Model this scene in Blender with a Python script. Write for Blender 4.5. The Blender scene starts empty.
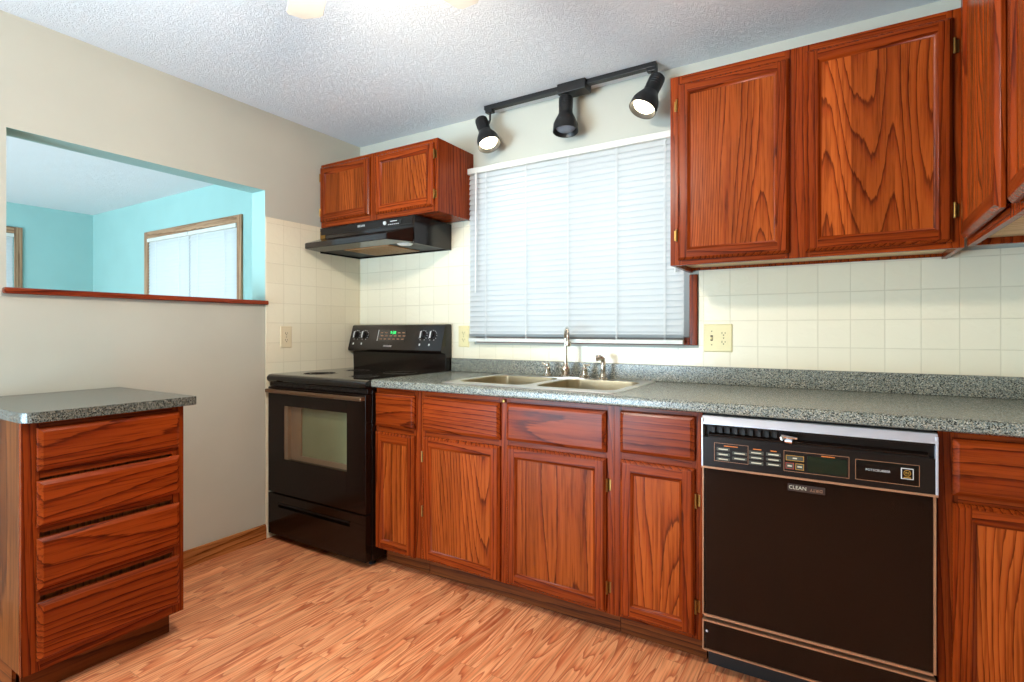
import bpy, bmesh, math, random
from mathutils import Vector, Matrix
random.seed(7)
S = bpy.context.scene
COL = S.collection
PI = math.pi

# ------------------------------------------------------------------ camera
cd = bpy.data.cameras.new('camera')
cam = bpy.data.objects.new('camera', cd)
COL.objects.link(cam)
cam.location = (2.7043, -2.4979, 1.1519)
cam.rotation_euler = (PI / 2, 0, 0.548)
cd.sensor_width = 36
cd.lens = 533.7 * 36 / 1024
cd.shift_y = -10.6 / 1024
cd.clip_start = 0.02
S.camera = cam

# ------------------------------------------------------------------ colour management, world, daylight, added fill
S.view_settings.view_transform = 'Standard'
S.view_settings.look = 'None'
S.view_settings.gamma = 1
S.view_settings.use_curve_mapping = False
S.view_settings.exposure = 0.0


def lin(c):
    return tuple(((v / 255 / 12.92) if v / 255 <= 0.04045 else ((v / 255 + 0.055) / 1.055) ** 2.4) for v in c)


W = bpy.data.worlds.new('sky')
S.world = W
W.use_nodes = True
W.node_tree.nodes['Background'].inputs[0].default_value = (0.80, 0.92, 1.0, 1)
W.node_tree.nodes['Background'].inputs[1].default_value = 0.7


def area(name, loc, rot, sx, sy, power, color):
    l = bpy.data.lights.new(name, 'AREA')
    l.shape = 'RECTANGLE'
    l.size, l.size_y = sx, sy
    l.energy = power
    l.color = color
    o = bpy.data.objects.new(name, l)
    o.location = loc
    o.rotation_euler = rot
    COL.objects.link(o)
    return o


DAY = (0.80, 0.93, 1.0)
area('daylight_kitchen_window', (1.55, 0.60, 1.75), (-PI / 2, 0, 0), 1.5, 1.3, 7.5, DAY)
area('daylight_living_window', (-2.09, 0.60, 1.6), (-PI / 2, 0, 0), 1.8, 1.5, 13, DAY)
area('daylight_living_side_window', (-4.6, -1.15, 1.6), (0, -PI / 2, 0), 1.5, 1.5, 13, DAY)
# fill lamps added behind the camera, outside a patio door and window also added
area('added_patio_fill', (0.2, -5.1, 1.25), (PI / 2, 0, 0), 2.4, 2.1, 70, (1.0, 0.98, 0.95))
area('added_patio_upfill', (0.2, -5.6, 0.25), (math.radians(124), 0, 0), 3.0, 1.6, 540, (0.56, 0.79, 1.0))
area('added_living_fill', (-2.3, -5.0, 0.7), (math.radians(128), 0, 0), 2.4, 1.6, 230, DAY)


def spot(name, loc, direction, power, color, angle, blend, radius):
    l = bpy.data.lights.new(name, 'SPOT')
    l.energy = power
    l.color = color
    l.spot_size = angle
    l.spot_blend = blend
    l.shadow_soft_size = radius
    o = bpy.data.objects.new(name, l)
    o.location = loc
    o.rotation_euler = Vector(direction).to_track_quat('-Z', 'Y').to_euler()
    COL.objects.link(o)
    return o


FAN_LIGHT = 275.0     # emission strength of the ceiling fan's glass bowl
SPOT_LIGHT = 2.6    # watts of each lit track head


# ------------------------------------------------------------------ materials
def nodes(name):
    m = bpy.data.materials.new(name)
    m.use_nodes = True
    nt = m.node_tree
    b = nt.nodes['Principled BSDF']
    return m, nt, b


def N(nt, t, **kw):
    n = nt.nodes.new(t)
    for k, v in kw.items():
        setattr(n, k, v)
    return n


def math_node(nt, op, a, b=None, c=None):
    n = nt.nodes.new('ShaderNodeMath')
    n.operation = op
    for i, v in enumerate((a, b, c)):
        if v is None:
            continue
        if isinstance(v, (int, float)):
            n.inputs[i].default_value = v
        else:
            nt.links.new(v, n.inputs[i])
    return n.outputs[0]


def ramp(nt, fac, stops, interp='LINEAR'):
    r = nt.nodes.new('ShaderNodeValToRGB')
    r.color_ramp.interpolation = interp
    e = r.color_ramp.elements
    while len(e) < len(stops):
        e.new(0.5)
    for el, (p, c) in zip(e, stops):
        el.position = p
        el.color = (*c, 1) if len(c) == 3 else c
    nt.links.new(fac, r.inputs[0])
    return r.outputs[0]


def mix(nt, fac, a, b, mode='MIX'):
    n = nt.nodes.new('ShaderNodeMix')
    n.data_type = 'RGBA'
    n.blend_type = mode
    for sock, v in ((n.inputs[0], fac), (n.inputs[6], a), (n.inputs[7], b)):
        if isinstance(v, (int, float)):
            sock.default_value = v
        elif isinstance(v, tuple):
            sock.default_value = (*v, 1) if len(v) == 3 else v
        else:
            nt.links.new(v, sock)
    return n.outputs[2]


def coords(nt, scale=(1, 1, 1), rnd=True, loc=(0, 0, 0)):
    tc = nt.nodes.new('ShaderNodeTexCoord')
    out = tc.outputs['Object']
    if rnd:
        oi = nt.nodes.new('ShaderNodeObjectInfo')
        cx = nt.nodes.new('ShaderNodeCombineXYZ')
        nt.links.new(math_node(nt, 'MULTIPLY', oi.outputs['Random'], 17.3), cx.inputs[0])
        nt.links.new(math_node(nt, 'MULTIPLY', oi.outputs['Random'], 41.9), cx.inputs[1])
        nt.links.new(math_node(nt, 'MULTIPLY', oi.outputs['Random'], 29.7), cx.inputs[2])
        ad = nt.nodes.new('ShaderNodeVectorMath')
        ad.operation = 'ADD'
        nt.links.new(out, ad.inputs[0])
        nt.links.new(cx.outputs[0], ad.inputs[1])
        out = ad.outputs[0]
    mp = nt.nodes.new('ShaderNodeMapping')
    mp.inputs['Scale'].default_value = scale
    mp.inputs['Location'].default_value = loc
    nt.links.new(out, mp.inputs[0])
    return mp.outputs[0]


def noise(nt, vec, scale, detail=2.0, rough=0.5, dist=0.0):
    n = nt.nodes.new('ShaderNodeTexNoise')
    n.inputs['Scale'].default_value = scale
    n.inputs['Detail'].default_value = detail
    n.inputs['Roughness'].default_value = rough
    n.inputs['Distortion'].default_value = dist
    nt.links.new(vec, n.inputs['Vector'])
    return n.outputs[0]


def bump(nt, b, height, strength, dist=0.002):
    n = nt.nodes.new('ShaderNodeBump')
    n.inputs['Strength'].default_value = strength
    n.inputs['Distance'].default_value = dist
    nt.links.new(height, n.inputs['Height'])
    nt.links.new(n.outputs[0], b.inputs['Normal'])


def plain(name, rgb, rough=0.5, metal=0.0, emit=0.0, spec=0.5, coat=0.0):
    m, nt, b = nodes(name)
    c = lin(rgb)
    vec = coords(nt, rnd=False)
    f = noise(nt, vec, 9, 2)
    col = ramp(nt, f, [(0.3, tuple(v * 0.95 for v in c)), (0.7, tuple(min(1, v * 1.05) for v in c))])
    nt.links.new(col, b.inputs['Base Color'])
    b.inputs['Roughness'].default_value = rough
    b.inputs['Metallic'].default_value = metal
    b.inputs['Specular IOR Level'].default_value = spec
    b.inputs['Coat Weight'].default_value = coat
    if emit:
        b.inputs['Emission Color'].default_value = (*c, 1)
        b.inputs['Emission Strength'].default_value = emit
    return m


def wood(name, axis, light, mid, dark, bands=15, rough=0.27, fig=3.2, pore=0.62, line=0.66, lines=30, planks=0.0):
    m, nt, b = nodes(name)
    s = [1.0, 1.0, 1.0]
    s['xyz'.index(axis)] = 0.11
    vec = coords(nt, tuple(s))
    h = noise(nt, vec, fig, 1.5, 0.4, 0.1)
    sp = nt.nodes.new('ShaderNodeSeparateXYZ')
    nt.links.new(vec, sp.inputs[0])
    o1, o2 = [k for k in range(3) if k != 'xyz'.index(axis)]
    across = math_node(nt, 'ADD', sp.outputs[o1], sp.outputs[o2])
    s4 = [1.0, 1.0, 1.0]
    s4['xyz'.index(axis)] = 0.10
    jit = noise(nt, coords(nt, tuple(s4)), 95, 2, 0.6)
    ph = math_node(nt, 'ADD', math_node(nt, 'MULTIPLY', h, bands), math_node(nt, 'MULTIPLY', across, lines))
    ph = math_node(nt, 'ADD', ph, math_node(nt, 'MULTIPLY', jit, 0.40))
    fr = math_node(nt, 'FRACT', ph)
    L, M_, D = lin(light), lin(mid), lin(dark)
    D2 = tuple(d * line + m_ * (1 - line) for d, m_ in zip(D, M_))
    c1 = ramp(nt, fr, [(0.0, L), (0.55, tuple((a * 0.7 + c * 0.3) for a, c in zip(L, M_))), (0.80, M_), (0.90, D2), (0.95, D2), (1.0, L)])
    s2 = [1.0, 1.0, 1.0]
    s2['xyz'.index(axis)] = 0.03
    vec2 = coords(nt, tuple(s2))
    p = noise(nt, vec2, 120, 3, 0.7)
    pc = ramp(nt, p, [(0.36, (0.36, 0.27, 0.22)), (0.52, (1, 1, 1))])
    c2 = mix(nt, pore, c1, pc, 'MULTIPLY')
    s3 = [1.0, 1.0, 1.0]
    s3['xyz'.index(axis)] = 0.06
    st = noise(nt, coords(nt, tuple(s3)), 26, 2)
    sc_ = ramp(nt, st, [(0.32, (0.80, 0.76, 0.74)), (0.62, (1.08, 1.08, 1.08))])
    c2 = mix(nt, 0.8, c2, sc_, 'MULTIPLY')
    big = noise(nt, vec, 5.5, 2)
    bc = ramp(nt, big, [(0.3, (0.86, 0.84, 0.82)), (0.7, (1.12, 1.12, 1.12))])
    c3 = mix(nt, 1.0, c2, bc, 'MULTIPLY')
    if planks:      # boards glued edge to edge, each with its own tone
        wn = nt.nodes.new('ShaderNodeTexWhiteNoise')
        wn.noise_dimensions = '1D'
        nt.links.new(math_node(nt, 'FLOOR', math_node(nt, 'MULTIPLY', across, planks)), wn.inputs['W'])
        c3 = mix(nt, 1.0, c3, ramp(nt, wn.outputs['Value'], [(0.0, (0.70, 0.66, 0.62)), (0.5, (0.95, 0.95, 0.95)), (1.0, (1.16, 1.16, 1.16))]), 'MULTIPLY')
    oi = nt.nodes.new('ShaderNodeObjectInfo')
    rc = ramp(nt, oi.outputs['Random'], [(0.0, (0.90, 0.90, 0.90)), (1.0, (1.08, 1.08, 1.08))])
    c4 = mix(nt, 1.0, c3, rc, 'MULTIPLY')
    nt.links.new(c4, b.inputs['Base Color'])
    b.inputs['Roughness'].default_value = rough
    b.inputs['Specular IOR Level'].default_value = 0.15
    bump(nt, b, p, 0.12, 0.001)
    return m


FRAME = ((140, 58, 17), (118, 42, 10), (66, 22, 5))
PANEL = ((164, 80, 29), (142, 60, 20), (82, 32, 8))
M = {}
for ax in 'xyz':
    M['frame_' + ax] = wood('oak_frame_' + ax, ax, *FRAME, bands=16, lines=45)
    M['panel_' + ax] = wood('oak_panel_' + ax, ax, *PANEL, bands=46, lines=26, line=0.72, planks=8.5)
M['drawer_x'] = wood('oak_drawer_x', 'x', (140, 58, 17), (120, 43, 11), (66, 22, 5), bands=20, lines=30)
M['drawer_y'] = wood('oak_drawer_y', 'y', (140, 58, 17), (120, 43, 11), (66, 22, 5), bands=20, lines=30)
M['toe_x'] = wood('oak_toe_x', 'x', (122, 64, 24), (98, 47, 15), (60, 26, 7), bands=10, rough=0.5)
M['toe_y'] = wood('oak_toe_y', 'y', (122, 64, 24), (98, 47, 15), (60, 26, 7), bands=10, rough=0.5)
M['end_panel'] = wood('oak_end_panel', 'z', (118, 66, 28), (98, 50, 19), (66, 30, 10), bands=13, rough=0.42)
M['base_y'] = wood('oak_base_y', 'y', (190, 124, 70), (160, 94, 46), (112, 60, 26), bands=12)
M['sill_y'] = wood('oak_sill_y', 'y', (140, 58, 30), (112, 38, 18), (62, 18, 8), bands=8, rough=0.25)
for ax in 'xyz':
    M['living_' + ax] = wood('oak_living_' + ax, ax, (176, 142, 112), (150, 116, 88), (112, 82, 58), bands=10, rough=0.5)
M['birch'] = wood('birch', 'x', (222, 200, 160), (208, 182, 138), (186, 156, 110), bands=7, rough=0.55, pore=0.2)


def paint(name, rgb, bump_s=0.08, rough=0.7):
    m, nt, b = nodes(name)
    c = lin(rgb)
    vec = coords(nt, rnd=False)
    f = noise(nt, vec, 3, 3)
    col = ramp(nt, f, [(0.3, tuple(v * 0.97 for v in c)), (0.7, tuple(min(1, v * 1.03) for v in c))])
    nt.links.new(col, b.inputs['Base Color'])
    b.inputs['Roughness'].default_value = rough
    bump(nt, b, noise(nt, vec, 160, 3), bump_s, 0.002)
    return m


M['wall'] = paint('greige_paint', (188, 187, 174))
M['blue'] = paint('aqua_paint', (152, 192, 188))


def ceiling_mat():
    m, nt, b = nodes('textured_ceiling')
    vec = coords(nt, rnd=False)
    b.inputs['Base Color'].default_value = (*lin((222, 227, 230)), 1)  # slight blue tint puts the cool light on the ceiling into its paint
    b.inputs['Roughness'].default_value = 0.85
    a = noise(nt, vec, 38, 3, 0.6, 1.6)
    rd = ramp(nt, a, [(0.42, (0, 0, 0)), (0.50, (1, 1, 1)), (0.60, (0.15, 0.15, 0.15))])
    bump(nt, b, rd, 0.5, 0.005)
    return m


M['ceiling'] = ceiling_mat()


def floor_mat():
    m, nt, b = nodes('oak_strip_laminate')
    tc = nt.nodes.new('ShaderNodeTexCoord')
    mp = nt.nodes.new('ShaderNodeMapping')
    mp.inputs['Rotation'].default_value = (0, 0, PI / 2)
    nt.links.new(tc.outputs['Object'], mp.inputs[0])
    br = nt.nodes.new('ShaderNodeTexBrick')
    br.offset = 0.37
    br.inputs['Color1'].default_value = (0, 0, 0, 1)
    br.inputs['Color2'].default_value = (1, 1, 1, 1)
    br.inputs['Mortar'].default_value = (0.5, 0.5, 0.5, 1)
    br.inputs['Scale'].default_value = 1
    br.inputs['Mortar Size'].default_value = 0.0006
    br.inputs['Brick Width'].default_value = 0.62
    br.inputs['Row Height'].default_value = 0.066
    nt.links.new(mp.outputs[0], br.inputs['Vector'])
    sep = nt.nodes.new('ShaderNodeSeparateColor')
    nt.links.new(br.outputs['Color'], sep.inputs[0])
    rnd = sep.outputs[0]
    # offset of the grain from strip to strip
    cx = nt.nodes.new('ShaderNodeCombineXYZ')
    nt.links.new(math_node(nt, 'MULTIPLY', rnd, 31.0), cx.inputs[0])
    nt.links.new(math_node(nt, 'MULTIPLY', rnd, 57.0), cx.inputs[1])
    ad = nt.nodes.new('ShaderNodeVectorMath')
    ad.operation = 'ADD'
    nt.links.new(tc.outputs['Object'], ad.inputs[0])
    nt.links.new(cx.outputs[0], ad.inputs[1])
    m1 = nt.nodes.new('ShaderNodeMapping')
    m1.inputs['Scale'].default_value = (1, 0.11, 1)
    nt.links.new(ad.outputs[0], m1.inputs[0])
    h = noise(nt, m1.outputs[0], 9.0, 2.5, 0.5, 0.3)
    fr = math_node(nt, 'FRACT', math_node(nt, 'MULTIPLY', h, 14))
    g = ramp(nt, fr, [(0, lin((242, 174, 126))), (0.5, lin((236, 160, 112))), (0.78, lin((222, 136, 90))), (0.93, lin((192, 102, 64))), (1, lin((242, 174, 126)))])
    tone = ramp(nt, rnd, [(0, (0.80, 0.70, 0.66)), (0.35, (0.96, 0.92, 0.90)), (0.7, (1.05, 1.05, 1.05)), (1, (1.16, 1.2, 1.2))])
    c = mix(nt, 0.8, g, tone, 'MULTIPLY')
    m2 = nt.nodes.new('ShaderNodeMapping')
    m2.inputs['Scale'].default_value = (1, 0.03, 1)
    nt.links.new(ad.outputs[0], m2.inputs[0])
    p = noise(nt, m2.outputs[0], 130, 3, 0.6)
    pc = ramp(nt, p, [(0.38, (0.50, 0.38, 0.30)), (0.54, (1, 1, 1))])
    c = mix(nt, 0.6, c, pc, 'MULTIPLY')
    c = mix(nt, math_node(nt, 'MULTIPLY', br.outputs['Fac'], 0.6), c, lin((120, 66, 40)))
    nt.links.new(c, b.inputs['Base Color'])
    b.inputs['Roughness'].default_value = 0.36
    b.inputs['Specular IOR Level'].default_value = 0.35
    return m


M['floor'] = floor_mat()


def tile_mat(name, plane, ox, oz):
    """4 1/4 inch cream tiles; plane 'x' runs along x, 'y' along y"""
    m, nt, b = nodes(name)
    tc = nt.nodes.new('ShaderNodeTexCoord')
    mp = nt.nodes.new('ShaderNodeMapping')
    sp = nt.nodes.new('ShaderNodeSeparateXYZ')
    nt.links.new(tc.outputs['Object'], sp.inputs[0])
    cb = nt.nodes.new('ShaderNodeCombineXYZ')
    nt.links.new(math_node(nt, 'SUBTRACT', sp.outputs[0 if plane == 'x' else 1], ox), cb.inputs[0])
    nt.links.new(math_node(nt, 'SUBTRACT', sp.outputs[2], oz), cb.inputs[1])
    br = nt.nodes.new('ShaderNodeTexBrick')
    br.offset = 0.0
    br.inputs['Scale'].default_value = 1
    br.inputs['Mortar Size'].default_value = 0.0016
    br.inputs['Mortar Smooth'].default_value = 0.3
    br.inputs['Brick Width'].default_value = 0.1113
    br.inputs['Row Height'].default_value = 0.1113
    br.inputs['Color1'].default_value = (*lin((240, 232, 207)), 1)
    br.inputs['Color2'].default_value = (*lin((236, 227, 201)), 1)
    br.inputs['Mortar'].default_value = (*lin((224, 215, 188)), 1)
    nt.links.new(cb.outputs[0], br.inputs['Vector'])
    nt.links.new(br.outputs['Color'], b.inputs['Base Color'])
    b.inputs['Roughness'].default_value = 0.22
    n1 = noise(nt, tc.outputs['Object'], 26, 2, 0.5, 0.6)
    hh = math_node(nt, 'SUBTRACT', math_node(nt, 'MULTIPLY', n1, 0.5), math_node(nt, 'MULTIPLY', br.outputs['Fac'], 0.45))
    bump(nt, b, hh, 0.6, 0.005)
    return m


M['tile_back'] = tile_mat('cream_tile_back', 'x', 2.302, 1.083)
M['tile_left'] = tile_mat('cream_tile_left', 'y', -0.02, 1.083)


def granite(name, tint=1.0, rough=0.25):
    m, nt, b = nodes(name)
    vec = coords(nt, rnd=False)
    v = nt.nodes.new('ShaderNodeTexVoronoi')
    v.inputs['Scale'].default_value = 380
    nt.links.new(vec, v.inputs['Vector'])
    sp = nt.nodes.new('ShaderNodeSeparateColor')
    nt.links.new(v.outputs['Color'], sp.inputs[0])
    c = ramp(nt, sp.outputs[0], [(0.0, lin((52, 56, 52))), (0.20, lin((104, 112, 106))), (0.40, lin((146, 152, 144))), (0.62, lin((164, 160, 142))), (0.80, lin((134, 144, 142))), (0.93, lin((200, 200, 188)))], 'CONSTANT')
    n2 = noise(nt, vec, 420, 2)
    c = mix(nt, 0.35, c, ramp(nt, n2, [(0.4, (0.3, 0.3, 0.3)), (0.6, (1, 1, 1))]), 'MULTIPLY')
    c = mix(nt, 1.0, c, (tint, tint, tint), 'MULTIPLY')
    nt.links.new(c, b.inputs['Base Color'])
    b.inputs['Roughness'].default_value = rough
    return m


M['counter'] = granite('speckled_laminate')
M['counter_dark'] = granite('speckled_laminate_shaded', 0.45, 0.22)  # whole slab tinted down for the shade on its front edge
M['black'] = plain('black_enamel', (22, 14, 11), 0.16, spec=0.4)
M['black_satin'] = plain('black_satin', (22, 15, 12), 0.3, spec=0.3)
M['brown_black'] = plain('brown_black_enamel', (24, 13, 8), 0.16, spec=0.22)
M['bronze'] = plain('bronze_metal', (120, 92, 68), 0.28, 0.7)  # tan highlight of the oven handle put into its metal colour
M['matte_black'] = plain('matte_black', (16, 13, 12), 0.55)
M['glass_top'] = plain('black_glass', (14, 12, 11), 0.06)
M['burner'] = plain('burner_print', (96, 90, 86), 0.12)
M['track_black'] = plain('track_black', (15, 14, 14), 0.42)
M['nickel'] = plain('brushed_nickel', (208, 198, 184), 0.16, 1.0)
M['chrome'] = plain('chrome', (226, 226, 228), 0.10, 1.0)
M['steel'] = plain('stainless_steel', (226, 224, 220), 0.3, 1.0)
M['steel_bowl'] = plain('steel_bowl', (196, 184, 156), 0.28, 1.0)  # darker warm tone stands for the wood mirrored in the bowls
M['alum'] = plain('pale_aluminium', (214, 218, 228), 0.35, 0.6)
M['trim_tan'] = plain('tan_trim', (176, 132, 100), 0.35, 0.4)
M['brass'] = plain('antique_brass', (150, 116, 62), 0.32, 1.0)
M['almond'] = plain('almond_plastic', (226, 212, 160), 0.4)
M['almond_left'] = plain('beige_plastic', (224, 208, 174), 0.4)
M['slot'] = plain('outlet_slot', (52, 30, 16), 0.6)
M['white'] = plain('white_plastic', (236, 236, 232), 0.4)
M['white_paint'] = plain('white_sash', (232, 236, 240), 0.5)
M['fan_white'] = plain('fan_white', (206, 202, 192), 0.45)
M['key'] = plain('key_grey', (66, 68, 58), 0.4)
M['key_text'] = plain('key_text', (206, 200, 176), 0.5)
M['orange_text'] = plain('orange_text', (214, 120, 44), 0.5)
M['red_key'] = plain('red_key', (150, 58, 44), 0.4)
M['gold'] = plain('gold_print', (196, 152, 66), 0.35, 0.5)
M['display_green'] = plain('green_display', (18, 34, 24), 0.12)
M['green_led'] = plain('green_led', (40, 220, 110), 0.4, emit=1.6)
M['silver_text'] = plain('silver_text', (214, 214, 214), 0.35, 0.2)
M['jamb_tan'] = plain('oven_jamb', (140, 106, 78), 0.4)
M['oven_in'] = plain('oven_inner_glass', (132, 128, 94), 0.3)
M['filter'] = plain('filter_mesh', (150, 106, 66), 0.35, 0.5)
M['blind_white'] = plain('blind_white', (214, 214, 206), 0.5)
M['cord'] = plain('blind_cord', (226, 228, 226), 0.6)


def emissive(name, rgb, strength):
    m, nt, b = nodes(name)
    b.inputs['Base Color'].default_value = (*lin(rgb), 1)
    b.inputs['Emission Color'].default_value = (*lin(rgb), 1)
    b.inputs['Emission Strength'].default_value = strength
    return m


M['bulb'] = emissive('lit_lamp', (255, 240, 205), 9)
M['bulb_dim'] = emissive('dim_lamp', (120, 124, 134), 0.0)
M['bowl'] = emissive('frosted_bowl', (255, 243, 226), FAN_LIGHT)


def glass(name):
    m = bpy.data.materials.new(name)
    m.use_nodes = True
    nt = m.node_tree
    nt.nodes.clear()
    out = nt.nodes.new('ShaderNodeOutputMaterial')
    t = nt.nodes.new('ShaderNodeBsdfTransparent')
    t.inputs[0].default_value = (0.95, 0.98, 0.98, 1)
    g = nt.nodes.new('ShaderNodeBsdfGlossy')
    g.inputs['Roughness'].default_value = 0.03
    f = nt.nodes.new('ShaderNodeFresnel')
    f.inputs[0].default_value = 1.45
    mx = nt.nodes.new('ShaderNodeMixShader')
    ge = nt.nodes.new('ShaderNodeNewGeometry')
    nt.links.new(math_node(nt, 'MULTIPLY', f.outputs[0], math_node(nt, 'SUBTRACT', 1.0, ge.outputs['Backfacing'])), mx.inputs[0])
    nt.links.new(t.outputs[0], mx.inputs[1])
    nt.links.new(g.outputs[0], mx.inputs[2])
    nt.links.new(mx.outputs[0], out.inputs[0])
    return m


M['glass'] = glass('window_glass')


def slat_mat():
    m = bpy.data.materials.new('blind_slats')
    m.use_nodes = True
    nt = m.node_tree
    nt.nodes.clear()
    out = nt.nodes.new('ShaderNodeOutputMaterial')
    d = nt.nodes.new('ShaderNodeBsdfDiffuse')
    d.inputs[0].default_value = (*lin((206, 209, 209)), 1)
    t = nt.nodes.new('ShaderNodeBsdfTranslucent')
    t.inputs[0].default_value = (*lin((236, 240, 240)), 1)
    mx = nt.nodes.new('ShaderNodeMixShader')
    mx.inputs[0].default_value = 0.26
    nt.links.new(d.outputs[0], mx.inputs[1])
    nt.links.new(t.outputs[0], mx.inputs[2])
    nt.links.new(mx.outputs[0], out.inputs[0])
    return m


M['slat'] = slat_mat()

# ------------------------------------------------------------------ mesh helpers
ORIGIN = {}


def thing(name, label, cat, loc, group=None):
    o = bpy.data.objects.new(name, None)
    o.empty_display_size = 0.05
    COL.objects.link(o)
    o.location = loc
    o['label'] = label
    o['category'] = cat
    if group:
        o['group'] = group
    ORIGIN[o.name] = Vector(loc)
    return o


class MB:
    def __init__(s):
        s.b = bmesh.new()

    def _fin(s, verts, mi):
        fs = set()
        for v in verts:
            for f in v.link_faces:
                fs.add(f)
        for f in fs:
            f.material_index = mi
        return s

    def box(s, x0, x1, y0, y1, z0, z1, bev=0.0, mi=0, seg=2, mat=None):
        r = bmesh.ops.create_cube(s.b, size=1)
        vs = r['verts']
        for v in vs:
            v.co = Vector(((x0 + x1) / 2 + v.co.x * (x1 - x0), (y0 + y1) / 2 + v.co.y * (y1 - y0), (z0 + z1) / 2 + v.co.z * (z1 - z0)))
        if bev:
            es = list({e for v in vs for e in v.link_edges})
            r = bmesh.ops.bevel(s.b, geom=es, offset=bev, segments=seg, affect='EDGES', profile=0.5)
            vs = list({v for f in r['faces'] for v in f.verts} | {v for v in vs if v.is_valid})
        if mat is not None:
            for v in vs:
                v.co = mat @ v.co
        s._fin(vs, mi)
        return s

    def prism(s, poly, axis, a0, a1, mi=0, bev=0.0):
        """poly in the two other axes (in xyz order) extruded along axis"""
        def mk(p, a):
            if axis == 'x':
                return (a, p[0], p[1])
            if axis == 'y':
                return (p[0], a, p[1])
            return (p[0], p[1], a)
        A = [s.b.verts.new(mk(p, a0)) for p in poly]
        B = [s.b.verts.new(mk(p, a1)) for p in poly]
        n = len(poly)
        fs = [s.b.faces.new(A), s.b.faces.new(B[::-1])]
        for i in range(n):
            fs.append(s.b.faces.new((A[i], A[(i + 1) % n], B[(i + 1) % n], B[i])))
        bmesh.ops.recalc_face_normals(s.b, faces=fs)
        vs = A + B
        if bev:
            es = list({e for v in vs for e in v.link_edges})
            r = bmesh.ops.bevel(s.b, geom=es, offset=bev, segments=2, affect='EDGES', profile=0.5)
            vs = list({v for f in r['faces'] for v in f.verts} | {v for v in vs if v.is_valid})
        s._fin(vs, mi)
        return s

    def lathe(s, prof, loc, axis=(0, 0, 1), seg=32, mi=0):
        """prof: (radius, height) from one end to the other; closed with caps where the radius is > 0"""
        q = Vector(axis).to_track_quat('Z', 'Y').to_matrix()
        L = Vector(loc)
        rings = []
        vs = []
        for r, h in prof:
            if r < 1e-6:
                ring = [s.b.verts.new(L + q @ Vector((0, 0, h)))]
            else:
                ring = [s.b.verts.new(L + q @ Vector((r * math.cos(2 * PI * k / seg), r * math.sin(2 * PI * k / seg), h))) for k in range(seg)]
            rings.append(ring)
            vs += ring
        fs = []
        for a, c in zip(rings, rings[1:]):
            if len(a) == 1 and len(c) == 1:
                continue
            for k in range(seg):
                k2 = (k + 1) % seg
                if len(a) == 1:
                    fs.append(s.b.faces.new((a[0], c[k], c[k2])))
                elif len(c) == 1:
                    fs.append(s.b.faces.new((a[k], c[0], a[k2])))
                else:
                    fs.append(s.b.faces.new((a[k], c[k], c[k2], a[k2])))
        if len(rings[0]) > 1:
            fs.append(s.b.faces.new(rings[0]))
        if len(rings[-1]) > 1:
            fs.append(s.b.faces.new(rings[-1]))
        bmesh.ops.recalc_face_normals(s.b, faces=fs)
        s._fin(vs, mi)
        return s

    def tube(s, pts, r, seg=14, mi=0):
        pts = [Vector(p) for p in pts]
        rs = r if isinstance(r, (list, tuple)) else [r] * len(pts)
        rings = []
        up = None
        for i, p in enumerate(pts):
            t = (pts[min(i + 1, len(pts) - 1)] - pts[max(i - 1, 0)]).normalized()
            if up is None:
                up = Vector((0, 0, 1)) if abs(t.z) < 0.9 else Vector((1, 0, 0))
            a = t.cross(up).normalized()
            up = a.cross(t).normalized()
            rings.append([s.b.verts.new(p + (a * math.cos(2 * PI * k / seg) + up * math.sin(2 * PI * k / seg)) * rs[i]) for k in range(seg)])
        fs = []
        for a, c in zip(rings, rings[1:]):
            for k in range(seg):
                k2 = (k + 1) % seg
                fs.append(s.b.faces.new((a[k], a[k2], c[k2], c[k])))
        fs.append(s.b.faces.new(rings[0][::-1]))
        fs.append(s.b.faces.new(rings[-1]))
        bmesh.ops.recalc_face_normals(s.b, faces=fs)
        s._fin([v for r_ in rings for v in r_], mi)
        return s

    def loops(s, fr, w, h, prof, mis=(0, 0), close=True):
        """rectangular loops: prof = (inset, depth) pairs; fr(u, depth, z) gives a point.
        mis = material of the sides (left/right) and of top/bottom"""
        rings = []
        for i, d in prof:
            rings.append([s.b.verts.new(fr(*p)) for p in ((i, d, i), (w - i, d, i), (w - i, d, h - i), (i, d, h - i))])
        fs = []
        for a, c in zip(rings, rings[1:]):
            for k in range(4):
                k2 = (k + 1) % 4
                f = s.b.faces.new((a[k], a[k2], c[k2], c[k]))
                f.material_index = mis[1] if k in (0, 2) else mis[0]
                fs.append(f)
        if close:
            for rg in (rings[0], rings[-1]):
                f = s.b.faces.new(rg)
                f.material_index = mis[0]
                fs.append(f)
        bmesh.ops.recalc_face_normals(s.b, faces=fs)
        return s

    def build(s, name, mats, parent=None, label=None, smooth=True, loc=None):
        me = bpy.data.meshes.new(name)
        L = Vector((0, 0, 0))
        if parent is not None:
            L = ORIGIN[parent.name]
        elif loc is not None:
            L = Vector(loc)
        for v in s.b.verts:
            v.co -= L
        s.b.to_mesh(me)
        s.b.free()
        for m in (mats if isinstance(mats, (list, tuple)) else [mats]):
            me.materials.append(M[m] if isinstance(m, str) else m)
        if smooth:
            me.shade_smooth()
            me.set_sharp_from_angle(angle=math.radians(35))
        o = bpy.data.objects.new(name, me)
        COL.objects.link(o)
        if smooth:
            wn = o.modifiers.new('weighted_normals', 'WEIGHTED_NORMAL')
            wn.keep_sharp = True
            wn.weight = 100
        if parent is not None:
            o.parent = parent
        else:
            o.location = L
        ORIGIN[o.name] = L
        if label:
            o['label'] = label
        return o


def structure(o):
    o['kind'] = 'structure'
    return o


def tag(o, label, cat, group=None):
    o['label'] = label
    o['category'] = cat
    if group:
        o['group'] = group
    return o


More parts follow.
